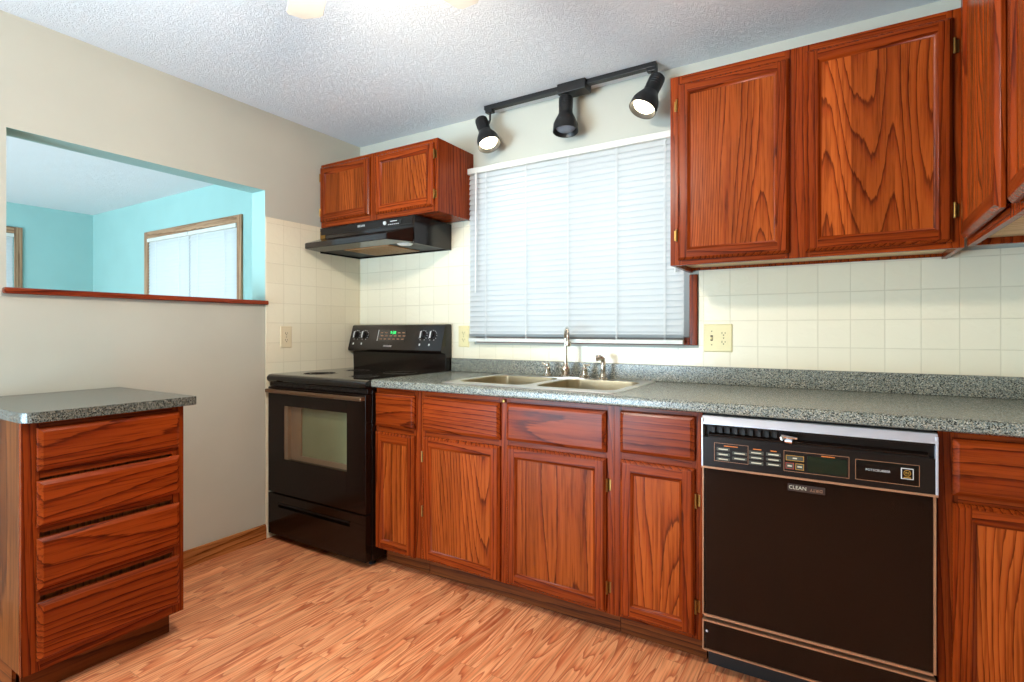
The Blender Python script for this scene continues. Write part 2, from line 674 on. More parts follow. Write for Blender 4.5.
def text_part(name, s, size, mat4, mat, parent, depth=0.0004, align='CENTER'):
    """lettering as a mesh; mat4 places the text's own XY plane in the world"""
    cu = bpy.data.curves.new(name, 'FONT')
    cu.body = s
    cu.size = size
    cu.align_x = align
    cu.align_y = 'CENTER'
    cu.extrude = depth
    cu.resolution_u = 2
    tmp = bpy.data.objects.new('lettering', cu)
    COL.objects.link(tmp)
    bpy.context.view_layer.update()
    dg = bpy.context.evaluated_depsgraph_get()
    me = bpy.data.meshes.new_from_object(tmp.evaluated_get(dg))
    bpy.data.objects.remove(tmp)
    L = ORIGIN[parent.name]
    me.transform(Matrix.Translation(-L) @ mat4)
    me.materials.clear()
    me.materials.append(M[mat])
    o = bpy.data.objects.new(name, me)
    COL.objects.link(o)
    o.parent = parent
    ORIGIN[o.name] = L
    return o


def facing_front(x, y, z, tilt=0.0, flip=False):
    """text plane that faces -y (towards the room); tilt leans the top backwards"""
    m = Matrix.Translation((x, y, z)) @ Matrix.Rotation(PI / 2 - tilt, 4, 'X')
    if flip:
        m = m @ Matrix.Rotation(PI, 4, 'Z')
    return m


# ------------------------------------------------------------------ the room
H = 2.365
RX = 3.36          # right wall
FY = -4.3          # wall behind the camera
LX = -3.99         # far wall of the living room
T = 0.12

structure(MB().box(LX - T, RX + T, FY - T, T, -0.06, 0.0).build('floor', 'floor', smooth=False))
structure(MB().box(LX - T, RX + T, FY - T, T, H, H + 0.06).build('ceiling', 'ceiling', smooth=False))


def wall_with_holes(name, mat, axis, a0, a1, p0, p1, holes, mats=None):
    """a wall along axis 'x' or 'y' from a0 to a1 with thickness p0..p1; holes = (a, b, z0, z1), not overlapping along the axis"""
    b = MB()

    def bx(u0, u1, z0, z1):
        if u1 - u0 < 1e-5 or z1 - z0 < 1e-5:
            return
        if axis == 'x':
            b.box(u0, u1, p0, p1, z0, z1)
        else:
            b.box(p0, p1, u0, u1, z0, z1)
    cur = a0
    for (u0, u1, z0, z1) in sorted(holes):
        bx(cur, u0, 0, H)
        bx(u0, u1, 0, z0)
        bx(u0, u1, z1, H)
        cur = u1
    bx(cur, a1, 0, H)
    o = b.build(name, mat, smooth=False)
    return structure(o)


KW = (0.985, 2.130, 1.120, 2.02)          # kitchen window opening
LW = (-2.80, -1.375, 0.92, 2.01)         # living room window opening, back wall
SW = (-1.75, -0.632, 0.95, 2.075)        # living room window opening, side wall (along y)
wall_with_holes('wall_back', 'wall', 'x', -0.06, RX + T, 0.0, T, [KW])
wall_with_holes('wall_living_back', 'blue', 'x', LX - T, -0.06, 0.0, T, [LW])
wall_with_holes('wall_living_side', 'blue', 'y', FY, 0.0, LX - T, LX, [SW])
wall_with_holes('wall_right', 'wall', 'y', FY, 0.0, RX, RX + T, [])
wall_with_holes('wall_front', 'wall', 'x', LX - T, RX + T, FY - T, FY, [(-3.4, -1.3, 0.3, 2.2), (-0.8, 1.2, 0.0, 2.1)])  # both openings are added, unseen, to let fill light in

# partition between kitchen and living room, with the pass-through
OP = (-1.766, -0.690, 1.296, 1.927)
b = MB()
for (y0, y1, z0, z1) in ((-2.9, OP[0], 0, H), (OP[0], OP[1], 0, OP[2]), (OP[0], OP[1], OP[3], H), (OP[1], 0.0, 0, H)):
    b.box(-T, 0, y0, y1, z0, z1)
b.b.normal_update()
for f in b.b.faces:
    c = f.calc_center_median()
    if abs(f.normal.x) > 0.9 and c.x > -0.01:
        f.material_index = 0
    else:
        f.material_index = 1
structure(b.build('wall_left', ['wall', 'blue'], smooth=False))
structure(MB().box(-0.145, 0.028, OP[0] - 0.012, OP[1] + 0.006, OP[2] - 0.004, OP[2] + 0.020, 0.006).build('trim_1', 'sill_y'))

structure(MB().prism([(0.0, 0.0), (0.014, 0.0), (0.014, 0.062), (0.009, 0.078), (0.0, 0.082)], 'y', -1.43, -0.69).build('baseboard_left', 'base_y'))
structure(MB().prism([(0.0, 0.0), (0.014, 0.0), (0.014, 0.062), (0.009, 0.078), (0.0, 0.082)], 'y', -2.9, -1.92).build('baseboard_left', 'base_y'))

# wall tile (6 mm)
ZT = 1.782
b = MB()
b.box(0.006, 0.930, -0.006, 0.0, 0.0, ZT)
b.box(0.930, 2.170, -0.006, 0.0, 0.80, 1.072)
b.box(2.170, RX, -0.006, 0.0, 0.80, 1.44)
structure(b.build('wall_back_tile', 'tile_back', smooth=False))
structure(MB().box(0.0, 0.006, -0.688, 0.0, 0.0, ZT, 0.0015).build('wall_left_tile', 'tile_left', smooth=False))


# ---- windows (structure) -------------------------------------------------
def window(name, axis, hole, face, out, casing, cw, mat_pref, sides='lrtb', right_top=None):
    """hole=(a0,a1,z0,z1); face = coordinate of the room face of the wall, out = sign of the outward direction"""
    a0, a1, z0, z1 = hole
    root = bpy.data.objects.new(name, None)
    COL.objects.link(root)
    root['kind'] = 'structure'
    root.location = ((a0 + a1) / 2, face, z0) if axis == 'x' else (face, (a0 + a1) / 2, z0)
    ORIGIN[root.name] = Vector(root.location)

    def bx(mb, u0, u1, d0, d1, w0, w1, bev=0.0, mi=0):
        lo, hi = sorted((face + out * d0, face + out * d1))
        if axis == 'x':
            mb.box(u0, u1, lo, hi, w0, w1, bev, mi)
        else:
            mb.box(lo, hi, u0, u1, w0, w1, bev, mi)
    f = MB()
    for u0, u1, w0, w1 in ((a0, a0 + 0.05, z0, z1), (a1 - 0.05, a1, z0, z1), (a0 + 0.05, a1 - 0.05, z0, z0 + 0.05), (a0 + 0.05, a1 - 0.05, z1 - 0.05, z1), ((a0 + a1) / 2 - 0.03, (a0 + a1) / 2 + 0.03, z0 + 0.05, z1 - 0.05)):
        bx(f, u0, u1, 0.055, 0.10, w0, w1, 0.004)
    f.build('window_frame', 'white_paint', root)
    g = MB()
    bx(g, a0 + 0.05, (a0 + a1) / 2 - 0.03, 0.074, 0.080, z0 + 0.05, z1 - 0.05)
    bx(g, (a0 + a1) / 2 + 0.03, a1 - 0.05, 0.074, 0.080, z0 + 0.05, z1 - 0.05)
    g.build('window_glass', 'glass', root, smooth=False)
    c = MB()
    av = mat_pref + '_z'
    ah = mat_pref + '_' + axis
    for s in sides:
        if s == 'l':
            bx(c, a0 - cw, a0, -casing, 0, z0 - cw, z1 + cw, 0.004, 0)
        if s == 'r':
            bx(c, a1, a1 + cw, -casing, 0, z0 - cw, right_top or (z1 + cw), 0.004, 0)
        if s == 't':
            bx(c, a0, a1, -casing, 0, z1, z1 + cw, 0.004, 1)
        if s == 'b':
            bx(c, a0, a1, -casing, 0, z0 - cw, z0, 0.004, 1)
    c.build('window_casing', [av, ah], root)
    return root


window('window_1', 'x', KW, 0.0, 1, 0.018, 0.036, 'frame', 'lrtb', 1.405)
window('window_2', 'x', LW, 0.0, 1, 0.018, 0.062, 'living', 'lrtb')
window('window_3', 'y', SW, LX, -1, 0.018, 0.06, 'living', 'lrtb')
window('window_4', 'x', (-3.4, -1.3, 0.3, 2.2), FY, -1, 0.018, 0.06, 'living', 'lrtb')  # unseen window added to brighten the living room
b = MB()
for u0, u1, w0, w1 in ((-0.8, -0.72, 0.0, 2.1), (1.12, 1.2, 0.0, 2.1), (-0.72, 1.12, 2.02, 2.1), (-0.72, 1.12, 0.0, 0.06), (0.16, 0.24, 0.06, 2.02)):
    b.box(u0, u1, FY - 0.09, FY - 0.04, w0, w1, 0.004)
dr = structure(b.build('door_1', 'white_paint'))  # unseen patio door added as a way in for the fill light
MB().box(-0.72, 1.12, FY - 0.068, FY - 0.062, 0.06, 2.02).build('door_glass', 'glass', dr, smooth=False)


# ------------------------------------------------------------------ blinds
def blind(label, axis, a0, a1, face, sgn, ztop, zbot, pitch=0.0285, width=0.0345, tilt=68, cords=(), wand=None, pull=None, head_h=0.032, name='window_blind', group=None):
    """sgn: direction from the wall into the room along the normal"""
    def pt(u, d, z):
        return Vector((u, face + sgn * d, z)) if axis == 'x' else Vector((face + sgn * d, u, z))

    def bx(mb, u0, u1, d0, d1, w0, w1, bev=0.0):
        lo, hi = sorted((face + sgn * d0, face + sgn * d1))
        if axis == 'x':
            mb.box(u0, u1, lo, hi, w0, w1, bev)
        else:
            mb.box(lo, hi, u0, u1, w0, w1, bev)
    root = thing(name, label, 'window blind', tuple(pt((a0 + a1) / 2, 0.0, zbot)), group)
    h = MB()
    bx(h, a0 - 0.006, a1 + 0.006, -0.018, 0.020, ztop - head_h, ztop, 0.003)
    h.build('head_rail', 'blind_white', root)
    s = MB()
    z = ztop - head_h - 0.012
    t = math.radians(tilt)
    while z > zbot + 0.020:
        rows = []
        for k in range(5):
            q = (k / 4 - 0.5)
            d = q * width * math.cos(t) + 0.0
            zz = z - q * width * math.sin(t)
            cam_ = 0.0022 * (1 - (2 * q) ** 2)
            rows.append((d + cam_ * math.sin(t), zz + cam_ * math.cos(t)))
        A = [s.b.verts.new(pt(a0, d, zz)) for d, zz in rows]
        B = [s.b.verts.new(pt(a1, d, zz)) for d, zz in rows]
        for k in range(4):
            s.b.faces.new((A[k], A[k + 1], B[k + 1], B[k]))
        z -= pitch
    for k in range(7):
        zz = zbot + 0.0210 + k * 0.0035
        A = [s.b.verts.new(pt(a0, d, zz + e)) for d, e in ((-0.011, 0.0), (0.0, 0.002), (0.015, 0.0))]
        B = [s.b.verts.new(pt(a1, d, zz + e)) for d, e in ((-0.011, 0.0), (0.0, 0.002), (0.015, 0.0))]
        for q in range(2):
            s.b.faces.new((A[q], A[q + 1], B[q + 1], B[q]))
    s.build('slats', 'slat', root)
    r = MB()
    bx(r, a0, a1, -0.010, 0.016, zbot, zbot + 0.020, 0.003)
    r.build('bottom_rail', 'blind_white', root)
    for c in cords:
        cb = MB()
        for off in (-0.0025, 0.0025):
            cb.tube([pt(c + off, 0.0165, ztop - head_h), pt(c + off, 0.0165, zbot + 0.008)], 0.0011, 6)
        cb.build('ladder_cord', 'cord', root)
    if wand:
        wb = MB().tube([pt(wand, 0.026, ztop - 0.03), pt(wand, 0.026, ztop - 0.05), pt(wand - 0.002, 0.028, ztop - 0.70)], 0.0038, 8)
        wb.build('tilt_wand', 'white', root)
    if pull:
        pb = MB()
        pb.tube([pt(pull, 0.024, ztop - 0.03), pt(pull + 0.004, 0.024, ztop - 0.30), pt(pull + 0.016, 0.024, ztop - 0.50), pt(pull + 0.006, 0.024, ztop - 0.62)], 0.0012, 6)
        pb.lathe([(0.0012, 0.03), (0.004, 0.022), (0.006, 0.0), (0.004, -0.004)], pt(pull + 0.006, 0.024, ztop - 0.645), seg=12)
        pb.build('pull_cord', 'cord', root)
    return root


blind('wide white slatted blind closed over the window above the sink', 'x', 0.925, 2.112, -0.040, -1, 2.062, 1.089,
      cords=(1.045, 1.30, 1.545, 1.80, 2.03), wand=0.985, pull=2.075)
mid = (LW[0] + LW[1]) / 2
blind('closed white blind on the left half of the living room window seen through the pass-through', 'x', LW[0] + 0.01, mid - 0.010, -0.004, -1, LW[3] - 0.004, LW[2] + 0.01, cords=(LW[0] + 0.16, mid - 0.15))
blind('closed white blind on the right half of the living room window seen through the pass-through', 'x', mid + 0.010, LW[1] - 0.01, -0.004, -1, LW[3] - 0.004, LW[2] + 0.01, cords=(mid + 0.15, LW[1] - 0.16))
blind('closed white blind in the narrow window at the left edge of the pass-through', 'y', SW[0] + 0.01, SW[1] - 0.01, LX + 0.004, 1, SW[3] - 0.004, SW[2] + 0.01, cords=(SW[1] - 0.16,))


# ------------------------------------------------------------------ cabinet pieces
def frame_map(O, U, Nn, rot=0.0, hinge=0.0):
    """u along U, depth along Nn, z up; rot swings the leaf outwards about the vertical line u = hinge (radians)"""
    O, U, Nn = Vector(O), Vector(U), Vector(Nn)

    def f(u, d, z):
        if rot:
            du = u - hinge
            c, s_ = math.cos(rot), math.sin(rot)
            sg = 1 if du >= 0 or hinge == 0 else -1
            if hinge == 0:
                u, d = du * c - d * s_, d * c + du * s_
            else:
                u, d = hinge + du * c + d * s_, d * c - du * s_
        return O + U * u + Nn * d + Vector((0, 0, z))
    return f


def cabinet_door(fr, w, h, parent, hz, hinges=None, t=0.019, sw=0.052, label=None):
    """frame-and-panel door; fr maps (u, depth, z); hz = horizontal axis letter"""
    d = MB()
    b_ = d.b
    # outer edge and moulded lip
    d.loops(fr, w, h, [(0, 0), (0, 0.009), (0.003, 0.013), (0.010, t)], close=False)
    o = 0.010
    i = sw - 0.012

    def quad(u0, u1, z0, z1, mi):
        f = b_.faces.new([b_.verts.new(fr(*p)) for p in ((u0, t, z0), (u1, t, z0), (u1, t, z1), (u0, t, z1))])
        f.material_index = mi
        return f
    fs = [quad(o, i, o, h - o, 0), quad(w - i, w - o, o, h - o, 0), quad(i, w - i, o, i, 1), quad(i, w - i, h - i, h - o, 1)]
    d.loops(fr, w, h, [(i, t), (i + 0.003, t - 0.0015), (i + 0.009, t - 0.008), (sw, t - 0.009)], (0, 1), close=False)
    f = b_.faces.new([b_.verts.new(fr(*p)) for p in ((0, 0, 0), (w, 0, 0), (w, 0, h), (0, 0, h))])
    n = (fr(0, 1, 0) - fr(0, 0, 0)).normalized()
    b_.normal_update()
    for q in fs:
        if q.normal.dot(n) < 0:
            q.normal_flip()
    if f.normal.dot(n) > 0:
        f.normal_flip()
    # groove line where the stiles meet the rails
    o_ = d.build('door', ['frame_z', 'frame_' + hz], parent, label)
    p = MB()
    p.loops(fr, w, h, [(sw - 0.001, 0.002), (sw - 0.001, t - 0.0095)])
    p.build('door_panel', 'panel_z', o_)
    if hinges:
        side, zs = hinges
        for z in zs:
            hb = MB()
            u = -0.004 if side == 'l' else w + 0.004
            a = fr(u, 0.010, z - 0.024)
            c = fr(u, 0.010, z + 0.024)
            hb.tube([a, c], 0.0042, 10)
            u2 = u - 0.012 if side == 'l' else u + 0.012
            v = [fr(min(u, u2), 0.0, z - 0.02), fr(max(u, u2), 0.0025, z + 0.02)]
            lo = [min(v[0][k], v[1][k]) for k in range(3)]
            hi = [max(v[0][k], v[1][k]) for k in range(3)]
            hb.box(lo[0], hi[0], lo[1], hi[1], lo[2], hi[2])
            hb.build('hinge', 'brass', o_)
    return o_


def drawer_front(fr, w, h, parent, hz, name='drawer', t=0.019, label=None):
    d = MB()
    d.loops(fr, w, h, [(0, 0), (0, 0.010), (0.0025, 0.0125), (0.012, t - 0.001), (0.014, t)], (0, 0))
    return d.build(name, 'drawer_' + hz, parent, label)


YB = -0.615        # base face-frame plane
ZC0, ZC1 = 0.876, 0.914


def F(x, z, y=YB):
    return frame_map((x, y, z), (1, 0, 0), (0, -1, 0))


def base_cabinet(label, x0, x1, stiles, z0=0.098, z_top=0.876, doors=(), drawers=(), group='base cabinets along the back wall', catch=None):
    root = thing('base_cabinet', label, 'cabinet', ((x0 + x1) / 2, -0.30, 0.0), group)
    bd = MB()
    bd.box(x0 + 0.001, x0 + 0.017, YB + 0.019, -0.008, z0, z_top - 0.001)
    bd.box(x1 - 0.017, x1 - 0.001, YB + 0.019, -0.008, z0, z_top - 0.001)
    bd.box(x0 + 0.017, x1 - 0.017, YB + 0.019, -0.020, z0, z0 + 0.016)
    bd.box(x0 + 0.017, x1 - 0.017, -0.020, -0.008, z0, z_top - 0.001)
    bd.build('body', 'frame_z', root)
    ff = MB()
    e = 0.0
    for s0, s1 in stiles:
        ff.box(s0, s1, YB, YB + 0.0188, z0, z_top, 0.0012, 0)
    for (a, c) in zip(stiles, stiles[1:]):
        for r0, r1 in ((z0, z0 + 0.04), (0.655, 0.72), (z_top - 0.04, z_top)):
            ff.box(a[1] - 0.0005, c[0] + 0.0005, YB + 0.0004, YB + 0.0184, r0, r1, 0.001, 1)
    ff.build('face_frame', ['frame_z', 'frame_x'], root)
    for (d0, d1, za, zb) in drawers:
        drawer_front(F(d0, za), d1 - d0, zb - za, root, 'x')
    for (d0, d1, za, zb, hg) in doors:
        cabinet_door(F(d0, za), d1 - d0, zb - za, root, 'x', hg)
    MB().box(x0 + 0.001, x1 - 0.001, -0.545, -0.535, 0.0, z0 + 0.002, 0.001).build('toe_kick', 'toe_x', root)
    if catch:
        MB().lathe([(0.005, 0.0), (0.005, 0.004), (0.008, 0.006), (0.007, 0.013), (0.0, 0.015)], (catch[0], YB, catch[1]), (0, -1, 0), 14).build('screw_head', 'brass', root)
    return root


base_cabinet('narrow cherry-stained oak base cabinet right beside the black range', 0.779, 1.057,
             [(0.779, 0.795), (1.020, 1.057)],
             doors=[(0.783, 1.033, 0.096, 0.662, None)], drawers=[(0.783, 1.033, 0.690, 0.848)])
base_cabinet('wide two-door oak sink base cabinet under the double sink', 1.057, 1.998,
             [(1.057, 1.092), (1.490, 1.547), (1.960, 1.998)],
             doors=[(1.082, 1.502, 0.104, 0.668, ('l', (0.22, 0.47))), (1.536, 1.970, 0.108, 0.676, ('r', (0.09, 0.47)))],
             drawers=[(1.082, 1.502, 0.694, 0.850), (1.536, 1.970, 0.698, 0.853)], catch=(1.520, 0.858))
base_cabinet('narrow oak base cabinet between the sink cabinet and the dishwasher', 1.998, 2.314,
             [(1.998, 2.034), (2.278, 2.314)],
             doors=[(2.025, 2.289, 0.112, 0.680, ('r', (0.10, 0.46)))], drawers=[(2.025, 2.289, 0.706, 0.858)])
base_cabinet('oak base cabinet at the right of the dishwasher, cut by the frame', 2.941, 3.355,
             [(2.941, 2.985), (3.315, 3.355)],
             doors=[(2.972, 3.330, 0.108, 0.681, None)], drawers=[(2.972, 3.330, 0.702, 0.858)])

# ------------------------------------------------------------------ countertop with backsplash (sink cut-out)
SX0, SX1, SY0, SY1 = 1.175, 1.975, -0.575, -0.065
root = thing('countertop', 'long speckled grey-green laminate countertop with low backsplash under the window', 'countertop', (2.0, -0.32, ZC0))
b = MB()
XC0, XC1 = 0.779, RX - 0.002
prof = [(-0.60, ZC0), (-0.641, ZC0), (-0.648, ZC0 + 0.004), (-0.651, ZC0 + 0.012), (-0.651, ZC1 - 0.012), (-0.648, ZC1 - 0.004), (-0.641, ZC1), (-0.60, ZC1)]
b.prism(prof, 'x', XC0, XC1)
b.box(XC0, SX0, -0.600, -0.008, ZC0, ZC1)
b.box(SX1, XC1, -0.600, -0.008, ZC0, ZC1)
b.box(SX0, SX1, -0.600, SY0, ZC0, ZC1)
b.box(SX0, SX1, SY1, -0.008, ZC0, ZC1)
b.build('worktop', 'counter', root)
MB().box(XC0, XC1, -0.026, -0.0075, ZC1, 0.991, 0.004).build('backsplash', 'counter', root)


# ------------------------------------------------------------------ sink
def rrect(cx, cy, w, h, r, n=6):
    pts = []
    for (sx, sy, a0) in ((1, 1, 0), (-1, 1, 90), (-1, -1, 180), (1, -1, 270)):
        for k in range(n + 1):
            a = math.radians(a0 + 90 * k / n)
            pts.append((cx + sx * (w / 2 - r) + r * math.cos(a), cy + sy * (h / 2 - r) + r * math.sin(a)))
    return pts


sink = thing('double_sink', 'stainless steel double-bowl sink set into the speckled counter', 'sink', (1.575, -0.32, ZC1))
b = MB()
bm = b.b
bowls = [(1.372, -0.335, 0.360, 0.385), (1.778, -0.335, 0.360, 0.385)]
outer = rrect(1.575, -0.322, 0.838, 0.556, 0.03)
zr = ZC1 + 0.004
vo0 = [bm.verts.new((x, y, ZC1 + 0.0005)) for x, y in outer]
vo1 = [bm.verts.new((x + (1.575 - x) * 0.008, y + (-0.322 - y) * 0.012, zr)) for x, y in outer]
n = len(outer)
for k in range(n):
    bm.faces.new((vo0[k], vo0[(k + 1) % n], vo1[(k + 1) % n], vo1[k]))
edges = []
for k in range(n):
    edges.append(bm.edges.get((vo1[k], vo1[(k + 1) % n])))
tops = []
for cx, cy, w, h in bowls:
    rim = [bm.verts.new((x, y, zr)) for x, y in rrect(cx, cy, w, h, 0.06)]
    m_ = len(rim)
    for k in range(m_):
        edges.append(bm.edges.new((rim[k], rim[(k + 1) % m_])))
    tops.append(rim)
bmesh.ops.triangle_fill(bm, use_beauty=True, use_dissolve=False, edges=edges)
b.build('rim', 'steel', sink)
for bi, (cx, cy, w, h) in enumerate(bowls):
    b = MB()
    bm = b.b
    layers = []
    for dw, z, r in ((0, zr, 0.06), (0.006, zr - 0.004, 0.058), (0.016, zr - 0.13, 0.055), (0.03, zr - 0.16, 0.06), (0.09, zr - 0.172, 0.06), (0.30, zr - 0.175, 0.02)):
        layers.append([bm.verts.new((x, y, z)) for x, y in rrect(cx, cy, w - dw, h - dw, r)])
    for a, c in zip(layers, layers[1:]):
        for k in range(len(a)):
            bm.faces.new((a[k], a[(k + 1) % len(a)], c[(k + 1) % len(a)], c[k]))
    bm.faces.new(layers[-1])
    bw = b.build('bowl', 'steel_bowl', sink)
    MB().lathe([(0.043, 0.0), (0.043, 0.003), (0.034, 0.003), (0.03, -0.001), (0.0, -0.001)], (cx, cy, zr - 0.174), seg=24).build('drain', 'chrome', bw)

# ------------------------------------------------------------------ faucet and side sprayer
ZD = zr
fy = -0.095
fc = thing('kitchen_faucet', 'brushed nickel gooseneck faucet with two handles on the sink ledge', 'faucet', (1.55, fy, ZD))
b = MB()
b.prism([(x, y) for x, y in rrect(1.55, fy, 0.27, 0.055, 0.026)], 'z', ZD, ZD + 0.007)
b.build('deck_plate', 'chrome', fc)
d = Vector((0.52, -0.854, 0)).normalized()
b = MB()
b.lathe([(0.026, 0.007), (0.026, 0.012), (0.020, 0.016), (0.021, 0.028), (0.024, 0.038), (0.022, 0.050), (0.014, 0.060), (0.011, 0.070), (0.0095, 0.075)], (1.55, fy, ZD), seg=24)
zt_, R_ = 1.104, 0.058
pts = [Vector((1.55, fy, ZD + 0.07)), Vector((1.55, fy, 1.04)), Vector((1.55, fy, zt_))]
for k in range(1, 13):
    a = PI * k / 12
    pts.append(Vector((1.55, fy, zt_)) + d * (R_ - R_ * math.cos(a)) + Vector((0, 0, R_ * math.sin(a))))
pts.append(pts[-1] + Vector((0, 0, -0.012)))
b.tube(pts, 0.0085, 14)
tip = pts[-1]
b.lathe([(0.0085, 0.012), (0.014, 0.008), (0.0145, -0.010), (0.011, -0.016), (0.0, -0.016)], tip, seg=20)
b.build('spout', 'nickel', fc)
for sx, sg in ((1.449, -1), (1.652, 1)):
    b = MB()
    b.lathe([(0.023, 0.007), (0.023, 0.013), (0.016, 0.018), (0.015, 0.040), (0.017, 0.044), (0.013, 0.050), (0.009, 0.054), (0.010, 0.062), (0.008, 0.070), (0.0, 0.072)], (sx, fy, ZD), seg=20)
    b.tube([(sx, fy, ZD + 0.060), (sx + sg * 0.014, fy - 0.004, ZD + 0.064), (sx + sg * 0.028, fy - 0.008, ZD + 0.067)], [0.0055, 0.0048, 0.006], 10)
    b.build('handle', 'nickel', fc)
sp = thing('sink_sprayer', 'short brushed nickel side sprayer at the right end of the sink ledge', 'sprayer', (1.748, fy, ZD))
MB().lathe([(0.024, 0.0), (0.024, 0.007), (0.017, 0.012), (0.015, 0.028), (0.0, 0.028)], (1.748, fy, ZD), seg=20).build('base', 'nickel', sp)
b = MB()
b.lathe([(0.011, 0.026), (0.0125, 0.05), (0.0125, 0.075), (0.010, 0.085)], (1.748, fy, ZD), seg=18)
b.tube([(1.748, fy, ZD + 0.082), (1.746, fy, ZD + 0.096), (1.735, fy - 0.006, ZD + 0.104), (1.716, fy - 0.014, ZD + 0.100)], [0.0105, 0.012, 0.014, 0.015], 14)
b.build('spray_head', 'nickel', sp)

# ------------------------------------------------------------------ wall cabinets
YU = -0.3205


def wall_body(root, x0, x1, z0, z1, y0=YU, bottom_up=0.022, under='birch'):
    bd = MB()
    bd.box(x0, x0 + 0.016, y0 + 0.019, -0.002, z0, z1, 0.001)
    bd.box(x1 - 0.016, x1, y0 + 0.019, -0.002, z0, z1, 0.001)
    bd.box(x0 + 0.016, x1 - 0.016, y0 + 0.019, -0.008, z1 - 0.016, z1)
    bd.box(x0 + 0.016, x1 - 0.016, -0.022, -0.007, z0 + 0.008, z1 - 0.016)
    bd.build('body', 'frame_z', root)
    MB().box(x0 + 0.0165, x1 - 0.0165, y0 + 0.0195, -0.0225, z0 + bottom_up, z0 + bottom_up + 0.012).build('bottom_panel', under, root, 'pale unfinished underside' if under == 'birch' else None)


# over the hood
hc = thing('wall_cabinet', 'small two-door oak wall cabinet above the black range hood', 'cabinet', (0.46, -0.16, 1.777), 'oak wall cabinets')
wall_body(hc, 0.008, 0.922, 1.777, 2.160, bottom_up=0.004, under='frame_x')
b = MB()
for s0, s1 in ((0.008, 0.045), (0.420, 0.490), (0.885, 0.922)):
    b.box(s0, s1, YU, YU + 0.0188, 1.777, 2.160, 0.0012, 0)
for a, c in ((0.045, 0.420), (0.490, 0.885)):
    b.box(a, c, YU + 0.0004, YU + 0.0184, 1.777, 1.830, 0.001, 1)
    b.box(a, c, YU + 0.0004, YU + 0.0184, 2.115, 2.160, 0.001, 1)
b.build('face_frame', ['frame_z', 'frame_x'], hc)
cabinet_door(F(0.014, 1.810, YU), 0.417, 0.330, hc, 'x', ('l', (0.06, 0.27)), sw=0.05)
cabinet_door(F(0.479, 1.806, YU), 0.420, 0.331, hc, 'x', ('r', (0.06, 0.27)), sw=0.05)

# right of the window
rc = thing('wall_cabinet', 'large two-door oak wall cabinet right of the window', 'cabinet', (2.58, -0.16, 1.413), 'oak wall cabinets')
ZU0, ZU1 = 1.413, 2.172
wall_body(rc, 2.126, 3.045, ZU0, ZU1, bottom_up=0.020)
b = MB()
for s0, s1 in ((2.126, 2.172), (2.540, 2.620), (3.000, 3.045)):
    b.box(s0, s1, YU, YU + 0.0188, ZU0, ZU1, 0.0012, 0)
for a, c in ((2.172, 2.540), (2.620, 3.000)):
    b.box(a, c, YU + 0.0004, YU + 0.0184, ZU0, ZU0 + 0.04, 0.001, 1)
    b.box(a, c, YU + 0.0004, YU + 0.0184, ZU1 - 0.045, ZU1, 0.001, 1)
b.build('face_frame', ['frame_z', 'frame_x'], rc)
cabinet_door(F(2.158, 1.432, YU), 0.397, 0.704, rc, 'x', ('l', (0.10, 0.62)), sw=0.050)
cabinet_door(F(2.606, 1.432, YU), 0.410, 0.712, rc, 'x', ('r', (0.10, 0.62)), sw=0.050)

# the run along the right wall
XF = 3.047
ZR1 = H - 0.006


def side_cabinet(label, y0, y1, door_y0, door_y1, ajar, z0=ZU0, xface=XF):
    """y0 > y1: from the corner towards the camera"""
    root = thing('wall_cabinet', label, 'cabinet', ((xface + RX) / 2, (y0 + y1) / 2, z0), 'oak wall cabinets')
    bd = MB()
    bd.box(xface + 0.019, RX - 0.002, y1, y1 + 0.016, z0, ZR1, 0.001)
    bd.box(xface + 0.019, RX - 0.002, y0 - 0.016, y0, z0, ZR1, 0.001)
    bd.box(xface + 0.019, RX - 0.002, y1 + 0.016, y0 - 0.016, ZR1 - 0.016, ZR1)
    bd.box(RX - 0.02, RX - 0.004, y1 + 0.016, y0 - 0.016, z0 + 0.008, ZR1 - 0.016)
    bd.build('body', 'frame_z', root)
    MB().box(xface + 0.0195, RX - 0.0205, y1 + 0.0165, y0 - 0.0165, z0 + 0.020, z0 + 0.032).build('bottom_panel', 'birch', root, 'pale unfinished underside')
    b = MB()
    b.box(xface, xface + 0.0188, y0 - 0.04, y0, z0, ZR1, 0.0012, 0)
    b.box(xface, xface + 0.0188, y1, y1 + 0.04, z0, ZR1, 0.0012, 0)
    b.box(xface + 0.0004, xface + 0.0184, y1 + 0.04, y0 - 0.04, z0, z0 + 0.04, 0.001, 1)
    b.box(xface + 0.0004, xface + 0.0184, y1 + 0.04, y0 - 0.04, ZR1 - 0.05, ZR1, 0.001, 1)
    b.build('face_frame', ['frame_z', 'frame_y'], root)
    fr = frame_map((xface - 0.001, door_y0, z0 + 0.022), (0, -1, 0), (-1, 0, 0), ajar, 0.0)
    cabinet_door(fr, door_y0 - door_y1, ZR1 - z0 - 0.06, root, 'y', None, sw=0.055)
    return root


side_cabinet('tall oak corner wall cabinet at right, its door facing left', -0.345, -0.872, -0.372, -0.862, math.radians(1.4))
side_cabinet('tall oak wall cabinet at the right edge, nearest of the upper cabinets', -0.874, -1.50, -0.902, -1.46, math.radians(3.2))


# ------------------------------------------------------------------ drawer cabinet under the pass-through
def FX(y, z, x):
    return frame_map((x, y, z), (0, 1, 0), (1, 0, 0))


